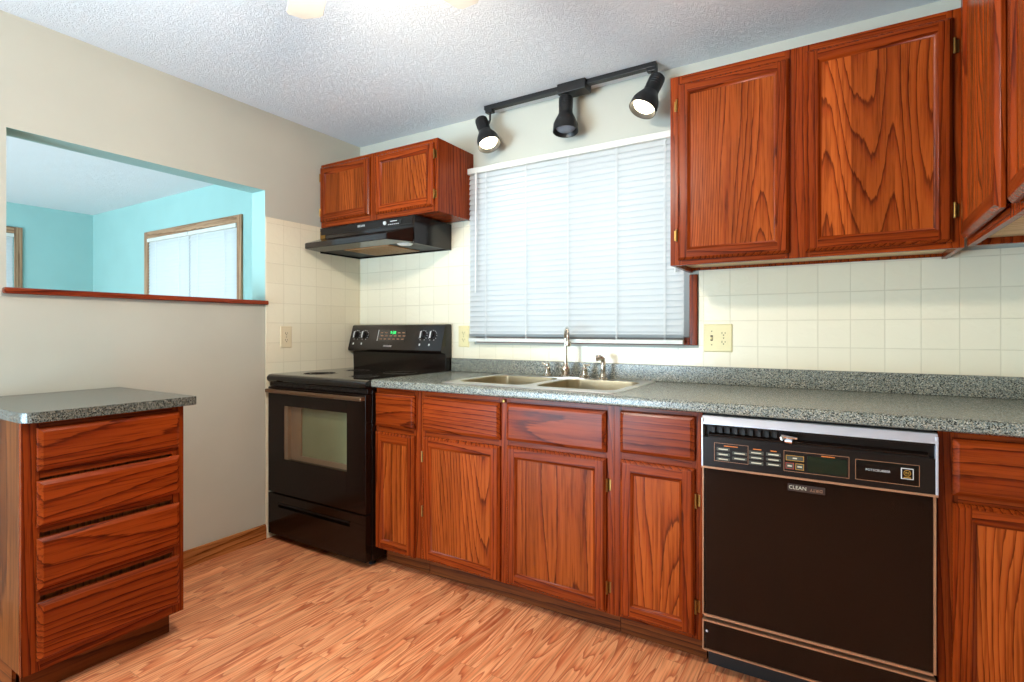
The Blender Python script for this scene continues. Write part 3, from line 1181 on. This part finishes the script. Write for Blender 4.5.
XD = 0.600
dc = thing('drawer_cabinet', 'oak four-drawer base cabinet against the wall below the pass-through', 'cabinet', (0.30, -1.66, 0.0))
MB().box(0.004, XD - 0.019, -1.893, -1.428, 0.100, 0.870, 0.001).build('body', 'end_panel', dc, 'browner flat end panel')
b = MB()
for s0, s1 in ((-1.895, -1.850), (-1.466, -1.426)):
    b.box(XD - 0.0188, XD, s0, s1, 0.100, 0.870, 0.0012, 0)
for r0, r1 in ((0.100, 0.15), (0.330, 0.35), (0.525, 0.545), (0.695, 0.715), (0.845, 0.870)):
    b.box(XD - 0.0184, XD - 0.0004, -1.850, -1.466, r0, r1, 0.001, 1)
b.build('face_frame', ['frame_z', 'frame_y'], dc)
for z0, z1 in ((0.136, 0.315), (0.352, 0.512), (0.546, 0.688), (0.718, 0.852)):
    drawer_front(FX(-1.860, z0, XD), 0.414, z1 - z0, dc, 'y', t=0.020)
MB().box(0.515, 0.525, -1.875, -1.440, 0.0, 0.102, 0.001).build('toe_kick', 'toe_y', dc)
MB().box(0.010, 0.515, -1.450, -1.440, 0.0, 0.102).build('toe_side', 'toe_x', dc)
MB().box(0.010, 0.515, -1.893, -1.883, 0.0, 0.102).build('toe_side', 'toe_x', dc)

ct = MB()
cyl = []
r = 0.045
X1, Y0, Y1 = 0.634, -1.900, -1.392
pl = [(0.004, Y0), (X1 - r, Y0)] + [(X1 - r + r * math.cos(math.radians(a)), Y0 + r + r * math.sin(math.radians(a))) for a in (-75, -60, -45, -30, -15, 0)]
pl += [(X1, Y1 - 0.008), (X1 - 0.008, Y1), (0.004, Y1)]
ct.prism(pl, 'z', 0.8705, 0.9035, bev=0.0025)
o = ct.build('counter_slab', ['counter_dark'], loc=(0.32, -1.65, 0.8705))
tag(o, 'shade-darkened speckled laminate top lying on the four-drawer cabinet', 'countertop')

# ------------------------------------------------------------------ range
rg = thing('electric_range', 'black electric range with oven window against the tiled corner', 'stove', (0.394, -0.36, 0.0))
RX0, RX1 = 0.012, 0.775
MB().box(RX0, RX1, -0.640, -0.012, 0.030, 0.862, 0.003).build('body', 'black', rg)
for fx in (0.05, 0.735):
    for fyy in (-0.60, -0.06):
        MB().lathe([(0.018, 0.0), (0.018, 0.006), (0.010, 0.010), (0.010, 0.032)], (fx, fyy, 0.0), seg=14).build('foot', 'matte_black', rg)
b = MB()
pr = [(-0.020, 0.866), (-0.664, 0.866), (-0.676, 0.870), (-0.684, 0.880), (-0.686, 0.890), (-0.682, 0.900), (-0.672, 0.908), (-0.655, 0.911), (-0.020, 0.911)]
b.prism(pr, 'x', RX0 - 0.004, RX1 + 0.001, bev=0.002)
ck = b.build('cooktop', 'glass_top', rg)
for (bx_, by_, br_) in ((0.22, -0.50, 0.098), (0.57, -0.50, 0.078), (0.22, -0.225, 0.078), (0.57, -0.225, 0.098)):
    b = MB()
    b.lathe([(br_, 0.0), (br_, 0.0006), (br_ - 0.012, 0.0006), (br_ - 0.012, 0.0)], (bx_, by_, 0.911), seg=48)
    b.lathe([(br_ * 0.55, 0.0), (br_ * 0.55, 0.0006), (br_ * 0.55 - 0.004, 0.0006), (br_ * 0.55 - 0.004, 0.0)], (bx_, by_, 0.911), seg=40)
    b.build('burner', 'burner', ck)
b = MB()
b.box(RX0, RX1 - 0.002, -0.668, -0.640, 0.845, 0.866, 0.002)
for k in range(14):
    x = 0.08 + k * 0.046
    b.box(x, x + 0.034, -0.6705, -0.667, 0.852, 0.858, 0.0012)
b.build('vent_trim', 'black_satin', rg)
# oven door with a recessed window
DY0, DY1 = -0.680, -0.640
WX0, WX1, WZ0, WZ1 = 0.148, 0.640, 0.455, 0.744
b = MB()
b.box(RX0 + 0.002, WX0, DY0, DY1, 0.266, 0.842, 0.003)
b.box(WX1, RX1 - 0.003, DY0, DY1, 0.266, 0.842, 0.003)
b.box(WX0 - 0.004, WX1 + 0.004, DY0, DY1, 0.266, WZ0, 0.003)
b.box(WX0 - 0.004, WX1 + 0.004, DY0, DY1, WZ1, 0.842, 0.003)
dr_ = b.build('oven_door', 'brown_black', rg)
b = MB()
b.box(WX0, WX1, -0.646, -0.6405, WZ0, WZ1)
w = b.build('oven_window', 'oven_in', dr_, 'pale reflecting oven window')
b = MB()
b.box(WX0 - 0.002, WX0 + 0.030, -0.674, -0.646, WZ0, WZ1)
b.box(WX0 + 0.030, WX0 + 0.112, -0.655, -0.646, WZ0, WZ1)
b.box(WX0 + 0.112, WX1, -0.655, -0.646, WZ0, WZ0 + 0.026)
b.build('window_jamb', 'jamb_tan', w)
MB().box(WX0, WX1, -0.678, -0.676, WZ0, WZ1).build('window_glass', 'glass', w, smooth=False)
b = MB()
b.box(0.022, 0.768, -0.708, -0.694, 0.812, 0.834, 0.006)
b.box(0.022, 0.060, -0.700, -0.678, 0.814, 0.832, 0.004)
b.prism([(0.700, -0.678), (0.768, -0.678), (0.768, -0.702), (0.655, -0.702)], 'z', 0.814, 0.832, bev=0.002)
b.build('oven_handle', 'bronze', dr_)
# warming drawer with a finger pull
b = MB()
ZA, ZB_ = 0.034, 0.258
b.box(RX0 + 0.002, RX1 - 0.003, DY0, DY1, ZA, 0.190, 0.003)
b.box(RX0 + 0.002, RX1 - 0.003, DY0, DY1, 0.214, ZB_, 0.003)
b.box(RX0 + 0.002, 0.105, DY0, DY1, 0.187, 0.217, 0.003)
b.box(0.665, RX1 - 0.003, DY0, DY1, 0.187, 0.217, 0.003)
b.box(0.105, 0.665, -0.660, DY1, 0.187, 0.217)
dw_ = b.build('storage_drawer', 'brown_black', rg)
b = MB()
b.prism([(DY0 + 0.001, 0.213), (DY0 - 0.007, 0.211), (DY0 - 0.007, 0.207), (DY0 + 0.004, 0.205)], 'x', 0.110, 0.660)
b.build('drawer_pull', 'black_satin', dw_)
# backguard
b = MB()
pg = [(-0.012, 0.905), (-0.012, 1.180), (-0.018, 1.188), (-0.060, 1.188), (-0.072, 1.182), (-0.114, 1.034), (-0.110, 1.024), (-0.100, 1.020), (-0.070, 1.016), (-0.066, 0.912), (-0.066, 0.905)]
b.prism(pg, 'x', RX0 - 0.002, RX1 - 0.002, bev=0.002)
bg = b.build('backguard', 'black', rg)
# panel plane from (-0.072,1.182) to (-0.114,1.034)
tilt = math.atan2(0.042, 0.148)


def on_panel(z, off=0.0):
    t_ = (1.182 - z) / (1.182 - 1.034)
    y = -0.072 + t_ * (-0.042)
    return y - off * math.cos(tilt), z + off * math.sin(tilt)


nrm = Vector((0, -math.cos(tilt), math.sin(tilt)))
for kx in (0.064, 0.137, 0.620, 0.693):
    y, z = on_panel(1.122)
    b = MB().lathe([(0.026, -0.001), (0.025, 0.004), (0.019, 0.006), (0.017, 0.020), (0.014, 0.022), (0.0, 0.022)], (kx, y, z), nrm, 28)
    k_ = b.build('knob', 'black', bg)
    rotm = Matrix.Translation((kx, y, z)) @ Matrix.Rotation(-tilt, 4, 'X')
    MB().box(-0.004, 0.004, -0.025, -0.018, -0.019, 0.019, 0.0015, mat=rotm).build('knob_grip', 'silver_text', k_)
    b = MB()
    for a in range(0, 360, 30):
        if a == 270:
            continue
        ca, sa = math.cos(math.radians(a)), math.sin(math.radians(a))
        b.box(0.031 * ca - 0.002, 0.031 * ca + 0.002, -0.0009, 0.0005, 0.031 * sa - 0.002, 0.031 * sa + 0.002, mat=rotm)
    b.build('dial_marks', 'silver_text', bg)
    y2, z2 = on_panel(1.068)
    rot2 = Matrix.Translation((kx - 0.014, y2, z2)) @ Matrix.Rotation(-tilt, 4, 'X')
    MB().box(-0.005, 0.005, -0.0012, 0.0005, -0.006, 0.006, 0.0004, mat=rot2).build('indicator_mark', 'silver_text', bg)
y, z = on_panel(1.118)
rotd = Matrix.Translation((0.370, y, z)) @ Matrix.Rotation(-tilt, 4, 'X')
dsp = MB().box(-0.115, 0.115, -0.0015, 0.0008, -0.036, 0.040, 0.0006, mat=rotd).build('display', 'glass_top', bg)
MB().box(-0.116, -0.112, -0.0022, 0.0, -0.032, 0.038, mat=rotd).build('display_edge', 'silver_text', dsp)
text_part('display_digits', '9:38', 0.027, rotd @ facing_front(0.010, -0.0018, 0.020), 'green_led', dsp)
b = MB()
random.seed(3)
for rx in range(6):
    for rz in range(3):
        if rz == 0 and rx in (2, 3):
            continue
        x = -0.095 + rx * 0.036 + (0.008 if rz == 1 else 0)
        z = 0.020 - rz * 0.020
        b.box(x, x + 0.020, -0.0019, -0.001, z - 0.0022, z + 0.0022, mat=rotd)
b.build('key_marks', 'trim_tan', dsp)
y, z = on_panel(1.056)
text_part('lettering', 'FRIGIDAIRE', 0.0135, Matrix.Translation((0.353, y, z)) @ Matrix.Rotation(-tilt, 4, 'X') @ facing_front(0, -0.001, 0), 'silver_text', bg)

# ------------------------------------------------------------------ range hood
hd = thing('range_hood', 'black under-cabinet range hood above the range', 'range hood', (0.39, -0.2, 1.60))
b = MB()
b.box(0.008, 0.767, -0.328, -0.008, 1.700, 1.773, 0.002)
b.box(0.764, 0.768, -0.328, -0.008, 1.622, 1.773, 0.001)
b.box(0.008, 0.012, -0.328, -0.008, 1.622, 1.773, 0.001)
b.box(0.012, 0.764, -0.020, -0.008, 1.622, 1.700)
b.build('hood_body', 'black', hd)
# sloping canopy, narrower towards its front lip
b = MB()
bm = b.b
top = [(0.010, -0.328, 1.706), (0.764, -0.328, 1.706)]
pts3 = {  # canopy corners
    'a': (0.010, -0.328, 1.708), 'b': (0.762, -0.328, 1.708),
    'c': (0.690, -0.460, 1.662), 'd': (0.036, -0.460, 1.662),
    'e': (0.762, -0.328, 1.628), 'f': (0.690, -0.460, 1.630), 'g': (0.036, -0.460, 1.630), 'h': (0.010, -0.328, 1.628)}
V = {k: bm.verts.new(v) for k, v in pts3.items()}
for q in ('abcd', 'dcfg', 'bcfe', 'adgh', 'efgh', 'abeh'):
    try:
        bm.faces.new([V[c] for c in q])
    except ValueError:
        pass
bmesh.ops.recalc_face_normals(bm, faces=bm.faces[:])
bmesh.ops.bevel(bm, geom=bm.edges[:], offset=0.003, segments=2, affect='EDGES')
b.build('canopy', 'black', hd)
MB().box(0.012, 0.764, -0.328, -0.010, 1.632, 1.640).build('bottom_pan', 'matte_black', hd)
fl = MB().box(0.200, 0.560, -0.310, -0.050, 1.626, 1.634, 0.002).build('grease_filter', 'filter', hd)
b = MB()
for k in range(17):
    x = 0.215 + k * 0.0205
    b.box(x, x + 0.004, -0.300, -0.060, 1.6245, 1.6275)
b.build('filter_rib', 'brass', fl)
MB().lathe([(0.045, 0.012), (0.045, 0.006), (0.036, 0.0), (0.0, -0.004)], (0.664, -0.290, 1.624), seg=24).build('hood_lamp', 'white', hd)
strip = MB().box(0.020, 0.756, -0.3325, -0.327, 1.728, 1.768, 0.0015).build('control_strip', 'black_satin', hd)
text_part('lettering', 'BROAN', 0.017, facing_front(0.368, -0.3329, 1.751), 'silver_text', strip)
for kx in (0.555, 0.672):
    MB().lathe([(0.011, 0.0), (0.010, 0.006), (0.0, 0.007)], (kx, -0.332, 1.748), (0, -1, 0), 16).build('switch_knob', 'silver_text' if kx < 0.6 else 'matte_black', strip)
b = MB()
for k in range(6):
    b.box(0.580 + k * 0.014, 0.588 + k * 0.014, -0.3334, -0.332, 1.735, 1.739)
b.box(0.595, 0.645, -0.3334, -0.332, 1.752, 1.756)
b.build('switch_marks', 'silver_text', strip)
b = MB()
b.box(0.014, 0.058, -0.3322, -0.328, 1.708, 1.752, 0.002)
b.build('mounting_bracket', 'brass', hd)

# ------------------------------------------------------------------ dishwasher
dw = thing('dishwasher', 'black built-in dishwasher with silver-trimmed control panel under the counter', 'dishwasher', (2.63, -0.32, 0.0))
DX0, DX1 = 2.318, 2.938
MB().box(DX0 + 0.004, DX1 - 0.004, -0.620, -0.010, 0.09, 0.872, 0.003).build('body', 'matte_black', dw)
MB().box(DX0 + 0.004, DX1 - 0.004, -0.565, -0.555, 0.0, 0.092).build('toe_plate', 'matte_black', dw)
# frame of the panel
b = MB()
PYF = -0.655
b.prism([(-0.620, 0.843), (PYF - 0.003, 0.843), (PYF - 0.003, 0.847), (-0.640, 0.868), (-0.620, 0.868)], 'x', DX0, DX1)
b.box(DX0, DX0 + 0.005, PYF - 0.002, -0.620, 0.699, 0.862, 0.001)
b.box(DX1 - 0.006, DX1, PYF - 0.002, -0.620, 0.699, 0.862, 0.001)
cp = b.build('panel_frame', 'alum', dw, 'pale silver trim')
MB().box(DX0, DX1, PYF - 0.003, -0.620, 0.697, 0.7035, 0.0012).build('lower_trim', 'trim_tan', cp)
b = MB()
b.box(DX0 + 0.005, DX1 - 0.006, PYF, -0.620, 0.7035, 0.800, 0.001)
b.box(DX0 + 0.005, DX1 - 0.006, PYF + 0.006, -0.620, 0.836, 0.8432, 0.001)
b.box(DX0 + 0.005, DX1 - 0.006, PYF + 0.022, -0.620, 0.798, 0.838)
b.prism([(PYF, 0.798), (PYF + 0.004, 0.808), (PYF + 0.022, 0.815), (PYF + 0.022, 0.798)], 'x', DX0 + 0.02, DX1 - 0.02)
pnl = b.build('control_panel', 'black_satin', dw)
b = MB()
for k in range(9):
    x = DX0 + 0.03 + k * 0.023
    b.box(x, x + 0.010, PYF + 0.010, PYF + 0.022, 0.815, 0.834)
b.build('vent_fins', 'matte_black', pnl)
MB().box(2.340, 2.915, PYF - 0.0015, PYF + 0.002, 0.806, 0.811, 0.001).build('grip_edge', 'black', pnl)
b = MB()
b.tube([(2.556, PYF - 0.010, 0.824), (2.560, PYF - 0.012, 0.815)], 0.008, 12)
b.tube([(2.556, PYF - 0.010, 0.826), (2.600, PYF - 0.014, 0.824)], [0.006, 0.0035], 10)
b.tube([(2.566, PYF - 0.008, 0.813), (2.586, PYF - 0.010, 0.812)], [0.006, 0.008], 10)
b.tube([(2.560, PYF + 0.015, 0.818), (2.558, PYF - 0.010, 0.820)], 0.005, 10)
b.build('latch', 'chrome', pnl)
YP = PYF
keys = [(2.366, 2.406, 0.760, 0.770), (2.366, 2.406, 0.743, 0.753), (2.366, 2.406, 0.728, 0.737),
        (2.414, 2.457, 0.752, 0.761), (2.414, 2.457, 0.735, 0.744),
        (2.464, 2.505, 0.759, 0.770), (2.464, 2.505, 0.744, 0.754), (2.464, 2.505, 0.727, 0.738),
        (2.513, 2.554, 0.760, 0.770), (2.513, 2.554, 0.745, 0.753), (2.513, 2.554, 0.729, 0.738)]
words = ['NORMAL', 'POTS', 'LIGHT', 'CHINA', 'RINSE', 'TEMP', 'WASH', 'HOLD', 'HEAT', 'DRY', 'RESET']
for (x0, x1, z0, z1), wd in zip(keys, words):
    k_ = MB().box(x0, x1, YP - 0.002, YP + 0.001, z0, z1, 0.0006).build('button', 'key', pnl)
    MB().box(x0 + 0.006, x1 - 0.006, YP - 0.0024, YP - 0.0018, (z0 + z1) / 2 - 0.0016, (z0 + z1) / 2 + 0.0016).build('button_print', 'key_text', k_)


def outline(x0, x1, z0, z1, w_, y0, y1):
    b_ = MB()
    b_.box(x0, x1, y0, y1, z1 - w_, z1)
    b_.box(x0, x1, y0, y1, z0, z0 + w_)
    b_.box(x0, x0 + w_, y0, y1, z0 + w_, z1 - w_)
    b_.box(x1 - w_, x1, y0, y1, z0 + w_, z1 - w_)
    return b_


outline(2.358, 2.461, 0.7245, 0.784, 0.0010, YP - 0.0010, YP + 0.0005).build('panel_outline', 'trim_tan', pnl)
for (x0, x1, z) in ((2.388, 2.430, 0.776), (2.475, 2.499, 0.7755), (2.525, 2.542, 0.7755), (2.662, 2.697, 0.7755)):
    MB().box(x0, x1, YP - 0.0008, YP + 0.0004, z - 0.0014, z + 0.0014).build('panel_print', 'orange_text', pnl)
for (x0, x1, z0, z1, m1) in ((2.568, 2.617, 0.753, 0.769, 'gold'), (2.567, 2.590, 0.727, 0.746, 'red_key'), (2.594, 2.617, 0.727, 0.746, 'gold')):
    k_ = MB().box(x0 + 0.001, x1 - 0.001, YP - 0.0018, YP + 0.001, z0 + 0.001, z1 - 0.001, 0.0006).build('button', 'key', pnl)
    outline(x0, x1, z0, z1, 0.0016, YP - 0.0022, YP + 0.0005).build('button_outline', m1, k_)
    MB().box((x0 + x1) / 2 - 0.006, (x0 + x1) / 2 + 0.006, YP - 0.0024, YP - 0.0016, (z0 + z1) / 2 - 0.002, (z0 + z1) / 2 + 0.002).build('button_print', 'key_text', k_)
MB().box(2.626, 2.728, YP - 0.0012, YP + 0.001, 0.724, 0.772, 0.0004).build('display', 'display_green', pnl)
outline(2.562, 2.733, 0.719, 0.782, 0.0012, YP - 0.0009, YP + 0.0005).build('panel_outline', 'trim_tan', pnl)
nm = outline(2.748, 2.897, 0.720, 0.779, 0.0012, YP - 0.0012, YP + 0.0005).build('name_plate', 'trim_tan', pnl)
MB().box(2.7492, 2.8958, YP - 0.0006, YP + 0.0005, 0.7212, 0.7778).build('plate_face', 'glass_top', nm)
text_part('lettering', 'POTSCRUBBER', 0.0088, facing_front(2.802, YP - 0.0012, 0.752), 'silver_text', nm)
em = MB().box(2.855, 2.884, YP - 0.0022, YP, 0.737, 0.768, 0.0008).build('emblem', 'silver_text', nm)
MB().box(2.8575, 2.8815, YP - 0.0028, YP - 0.002, 0.7395, 0.7655).build('emblem_field', 'glass_top', em)
b = MB()
b.lathe([(0.0085, 0.0), (0.0085, 0.0006), (0.0070, 0.0006), (0.0070, 0.0)], (2.8695, YP - 0.0026, 0.7545), (0, -1, 0), 28)
b.lathe([(0.0018, 0.0), (0.0018, 0.0006), (0.0, 0.0006)], (2.8668, YP - 0.0026, 0.7560), (0, -1, 0), 12)
b.box(2.861, 2.878, YP - 0.0031, YP - 0.0027, 0.7408, 0.7432)
b.build('emblem_ring', 'gold', em)
text_part('emblem_letters', 'GE', 0.0085, facing_front(2.8697, YP - 0.0030, 0.7542), 'gold', em)
# door
b = MB()
b.box(DX0 + 0.006, DX1 - 0.009, -0.640, -0.620, 0.208, 0.6965, 0.002)
dd = b.build('dishwasher_door', 'brown_black', dw)
b = MB()
b.box(DX0, DX0 + 0.004, -0.643, -0.620, 0.205, 0.6965)
b.box(DX1 - 0.009, DX1 - 0.003, -0.643, -0.620, 0.205, 0.6965)
b.box(DX0 + 0.004, DX1 - 0.009, -0.643, -0.620, 0.2005, 0.2075)
b.build('door_trim', 'trim_tan', dd, 'thin tan metal edging')
b = MB()
b.box(DX0 + 0.006, DX1 - 0.009, -0.640, -0.620, 0.092, 0.184, 0.002)
lp = b.build('lower_panel', 'brown_black', dw)
b = MB()
b.box(DX0, DX0 + 0.004, -0.643, -0.620, 0.088, 0.188)
b.box(DX0 + 0.004, DX1 - 0.003, -0.643, -0.620, 0.183, 0.188)
b.box(DX0 + 0.004, DX1 - 0.003, -0.643, -0.620, 0.086, 0.0905)
b.build('panel_trim', 'trim_tan', lp)
MB().lathe([(0.004, 0.0), (0.0035, 0.002), (0.0, 0.0025)], (2.332, -0.640, 0.150), (0, -1, 0), 12).build('screw_head', 'alum', lp)
# clean / dirty magnet
sg = MB().box(2.572, 2.672, -0.6425, -0.6402, 0.657, 0.679, 0.0008).build('dish_magnet', 'slot', loc=(2.622, -0.641, 0.668))
tag(sg, 'small brown sign reading CLEAN stuck on the dishwasher door', 'sign')
text_part('lettering', 'CLEAN', 0.0155, facing_front(2.599, -0.6427, 0.668), 'key_text', sg)
text_part('lettering', 'DIRTY', 0.0120, facing_front(2.649, -0.6427, 0.667, 0, True), 'trim_tan', sg)


# ------------------------------------------------------------------ outlets
def duplex(b_face, b_slot, to, cx, cz):
    """receptacle pair centred at (cx, cz); to(u, d, z) maps to the wall"""
    for dz in (0.0195, -0.0195):
        pts_ = [(cx + 0.0165 * math.cos(math.radians(a)) * 1.0, cz + dz + max(-0.0125, min(0.0125, 0.0165 * math.sin(math.radians(a))))) for a in range(0, 360, 15)]
        A = [b_face.b.verts.new(to(u, 0.004, z)) for u, z in pts_]
        B = [b_face.b.verts.new(to(u, 0.0062, z)) for u, z in pts_]
        fs = [b_face.b.faces.new(B)]
        for k in range(len(A)):
            fs.append(b_face.b.faces.new((A[k], A[(k + 1) % len(A)], B[(k + 1) % len(A)], B[k])))
        bmesh.ops.recalc_face_normals(b_face.b, faces=fs)
        for du, w_, h_, zo in ((-0.0065, 0.0024, 0.009, 0.003), (0.0065, 0.0024, 0.007, 0.003), (0.0, 0.0046, 0.0046, -0.0065)):
            p0 = to(cx + du - w_ / 2, 0.0055, cz + dz + zo - h_ / 2)
            p1 = to(cx + du + w_ / 2, 0.0066, cz + dz + zo + h_ / 2)
            b_slot.box(min(p0.x, p1.x), max(p0.x, p1.x), min(p0.y, p1.y), max(p0.y, p1.y), min(p0.z, p1.z), max(p0.z, p1.z))
    p = to(cx, 0.0045, cz)
    n_ = (to(cx, 1, cz) - to(cx, 0, cz))
    b_slot.lathe([(0.0028, 0.0), (0.0026, 0.0008), (0.0, 0.001)], p, n_, 10)


def outlet(label, to, cx, cz, w_, mat, kind, name):
    loc = to(cx, 0, cz)
    root = thing(name, label, 'outlet' if kind == 'duplex' else 'switch plate', tuple(loc))
    b_ = MB()
    b_.loops(lambda u, d_, z: to(cx - w_ / 2 + u, d_, cz - 0.0615 + z), w_, 0.123, [(0, 0), (0, 0.002), (0.004, 0.0052)])
    b_.build('plate', mat, root)
    f_, s_ = MB(), MB()
    if kind == 'duplex':
        duplex(f_, s_, to, cx, cz)
    else:
        duplex(f_, s_, to, cx + 0.024, cz)
        u = cx - 0.026
        p0, p1 = to(u - 0.005, 0.005, cz - 0.012), to(u + 0.005, 0.0058, cz + 0.012)
        s_.box(min(p0.x, p1.x), max(p0.x, p1.x), min(p0.y, p1.y), max(p0.y, p1.y), min(p0.z, p1.z), max(p0.z, p1.z))
        for dz in (0.030, -0.030):
            s_.lathe([(0.0026, 0.0), (0.0024, 0.0008), (0.0, 0.001)], to(u, 0.0050, cz + dz), to(0, 1, 0) - to(0, 0, 0), 10)
        t_ = MB()
        t_.prism([(to(u, 0.005, 0).y, cz - 0.008), (to(u, 0.005, 0).y, cz + 0.006), (to(u, 0.016, 0).y, cz + 0.004), (to(u, 0.018, 0).y, cz - 0.002)], 'x', u - 0.0035, u + 0.0035)
        t_.build('toggle', mat, root)
    f_.build('receptacle', mat, root)
    s_.build('slot', 'slot', root)
    return root


to_back = lambda u, d_, z: Vector((u, -0.006 - d_, z))
to_left = lambda u, d_, z: Vector((0.006 + d_, u, z))
outlet('almond duplex outlet on the back wall tile between range and window blind', to_back, 0.858, 1.117, 0.076, 'almond', 'duplex', 'wall_outlet')
outlet('beige duplex outlet on the left tiled wall beside the range', to_left, -0.563, 1.114, 0.076, 'almond_left', 'duplex', 'wall_outlet')
outlet('almond double plate with toggle switch and outlet right of the window', to_back, 2.252, 1.118, 0.120, 'almond', 'combo', 'switch_plate')

# ------------------------------------------------------------------ track light
tl = thing('track_light', 'black ceiling track light with three spot heads above the window', 'track light', (1.54, -0.095, H))
TY = -0.098
MB().box(1.072, 2.006, TY - 0.018, TY + 0.018, H - 0.024, H - 0.0005, 0.003).build('track_rail', 'track_black', tl)
MB().box(1.522, 1.672, TY - 0.040, TY + 0.040, H - 0.050, H - 0.0008, 0.004).build('power_box', 'track_black', tl)


def track_head(x, base, axis, lit, L=0.195):
    """base = joint on the head; axis points out of the lamp's mouth"""
    a = Vector(axis).normalized()
    P0 = Vector(base)
    base = P0 + a * 0.045 + Vector((0, 0.030, 0))
    b_ = MB()
    prof_ = [(0.0, -0.004), (0.026, -0.003), (0.034, 0.004), (0.034, 0.085), (0.037, 0.092), (0.052, 0.122), (0.060, 0.142), (0.062, L), (0.0595, L), (0.056, L - 0.012), (0.050, L - 0.022), (0.0, L - 0.024)]
    b_.lathe(prof_, P0, a, 36)
    for k in range(4):
        b_.lathe([(0.034, 0.0), (0.0352, 0.001), (0.0352, 0.004), (0.034, 0.005)], P0 + a * (0.012 + 0.012 * k), a, 36)
    hd_ = b_.build('spot_head', 'track_black', tl)
    c_ = MB()
    c_.box(x - 0.022, x + 0.022, TY - 0.016, TY + 0.016, H - 0.040, H - 0.020, 0.003)
    c_.tube([(x, TY, H - 0.036), (x, TY, H - 0.075), tuple((Vector((x, TY, H - 0.085)) + Vector(base)) / 2), tuple(Vector(base))], 0.0065, 10)
    c_.build('bracket', 'track_black', hd_)
    l_ = MB()
    l_.lathe([(0.0495, L - 0.0215), (0.044, L - 0.014), (0.028, L - 0.008), (0.0, L - 0.006)], P0, a, 30)
    l_.build('lamp', 'bulb' if lit else 'bulb_dim', hd_)
    if not lit:
        return
    m_ = P0 + a * (L + 0.012)
    spot('track_spot', m_, a, SPOT_LIGHT, (1.0, 0.86, 0.66), math.radians(95), 0.6, 0.04)


track_head(1.100, (1.045, TY - 0.005, 2.300), (0.42, -0.17, -0.89), True, 0.180)
track_head(1.560, (1.557, TY - 0.008, 2.304), (0.05, -0.13, -0.99), False, 0.180)
track_head(1.985, (2.018, TY - 0.022, 2.286), (-0.28, -0.37, -0.88), True, 0.180)

# ------------------------------------------------------------------ ceiling fan
FC = Vector((1.645, -1.625, 0))
fan = thing('ceiling_fan', 'white ceiling fan with pointed blade tips hanging at the top edge', 'ceiling fan', (FC.x, FC.y, H))
MB().lathe([(0.085, H - 0.001), (0.085, H - 0.030), (0.100, H - 0.050), (0.105, H - 0.120), (0.090, H - 0.165), (0.05, H - 0.185), (0.05, H - 0.225), (0.0, H - 0.225)], (FC.x, FC.y, 0), seg=40).build('motor', 'fan_white', fan)
MB().lathe([(0.055, 0.0), (0.082, -0.018), (0.090, -0.050), (0.078, -0.085), (0.045, -0.108), (0.0, -0.116)], (FC.x, FC.y, H - 0.222), seg=36).build('glass_bowl', 'bowl', fan)
ZB = 2.165
A0 = 149.0
for k in range(5):
    a = math.radians(A0 - 72 * k)
    ca, sa = math.cos(a), math.sin(a)
    rm = Matrix.Translation((FC.x, FC.y, ZB)) @ Matrix.Rotation(a, 4, 'Z') @ Matrix.Rotation(math.radians(-9), 4, 'X')
    b = MB()
    prof_ = [(0.15, -0.044), (0.455, -0.056), (0.470, -0.048), (0.490, 0.0), (0.470, 0.048), (0.455, 0.056), (0.15, 0.044)]
    b.prism(prof_, 'z', -0.004, 0.004, bev=0.0015)
    for v in b.b.verts:
        v.co = rm @ v.co
    bl = b.build('blade', 'fan_white', fan)
    b = MB()
    b.prism([(0.085, -0.014), (0.16, -0.012), (0.20, -0.030), (0.25, -0.012), (0.25, 0.012), (0.20, 0.030), (0.16, 0.012), (0.085, 0.014)], 'z', -0.010, -0.0045)
    for (sx_, sy_) in ((0.20, 0.018), (0.20, -0.018), (0.24, 0.0)):
        b.lathe([(0.006, -0.0095), (0.005, -0.013), (0.0, -0.014)], (sx_, sy_, 0), seg=10)
    for v in b.b.verts:
        v.co = rm @ v.co
    b.build('blade_bracket', 'chrome', bl)
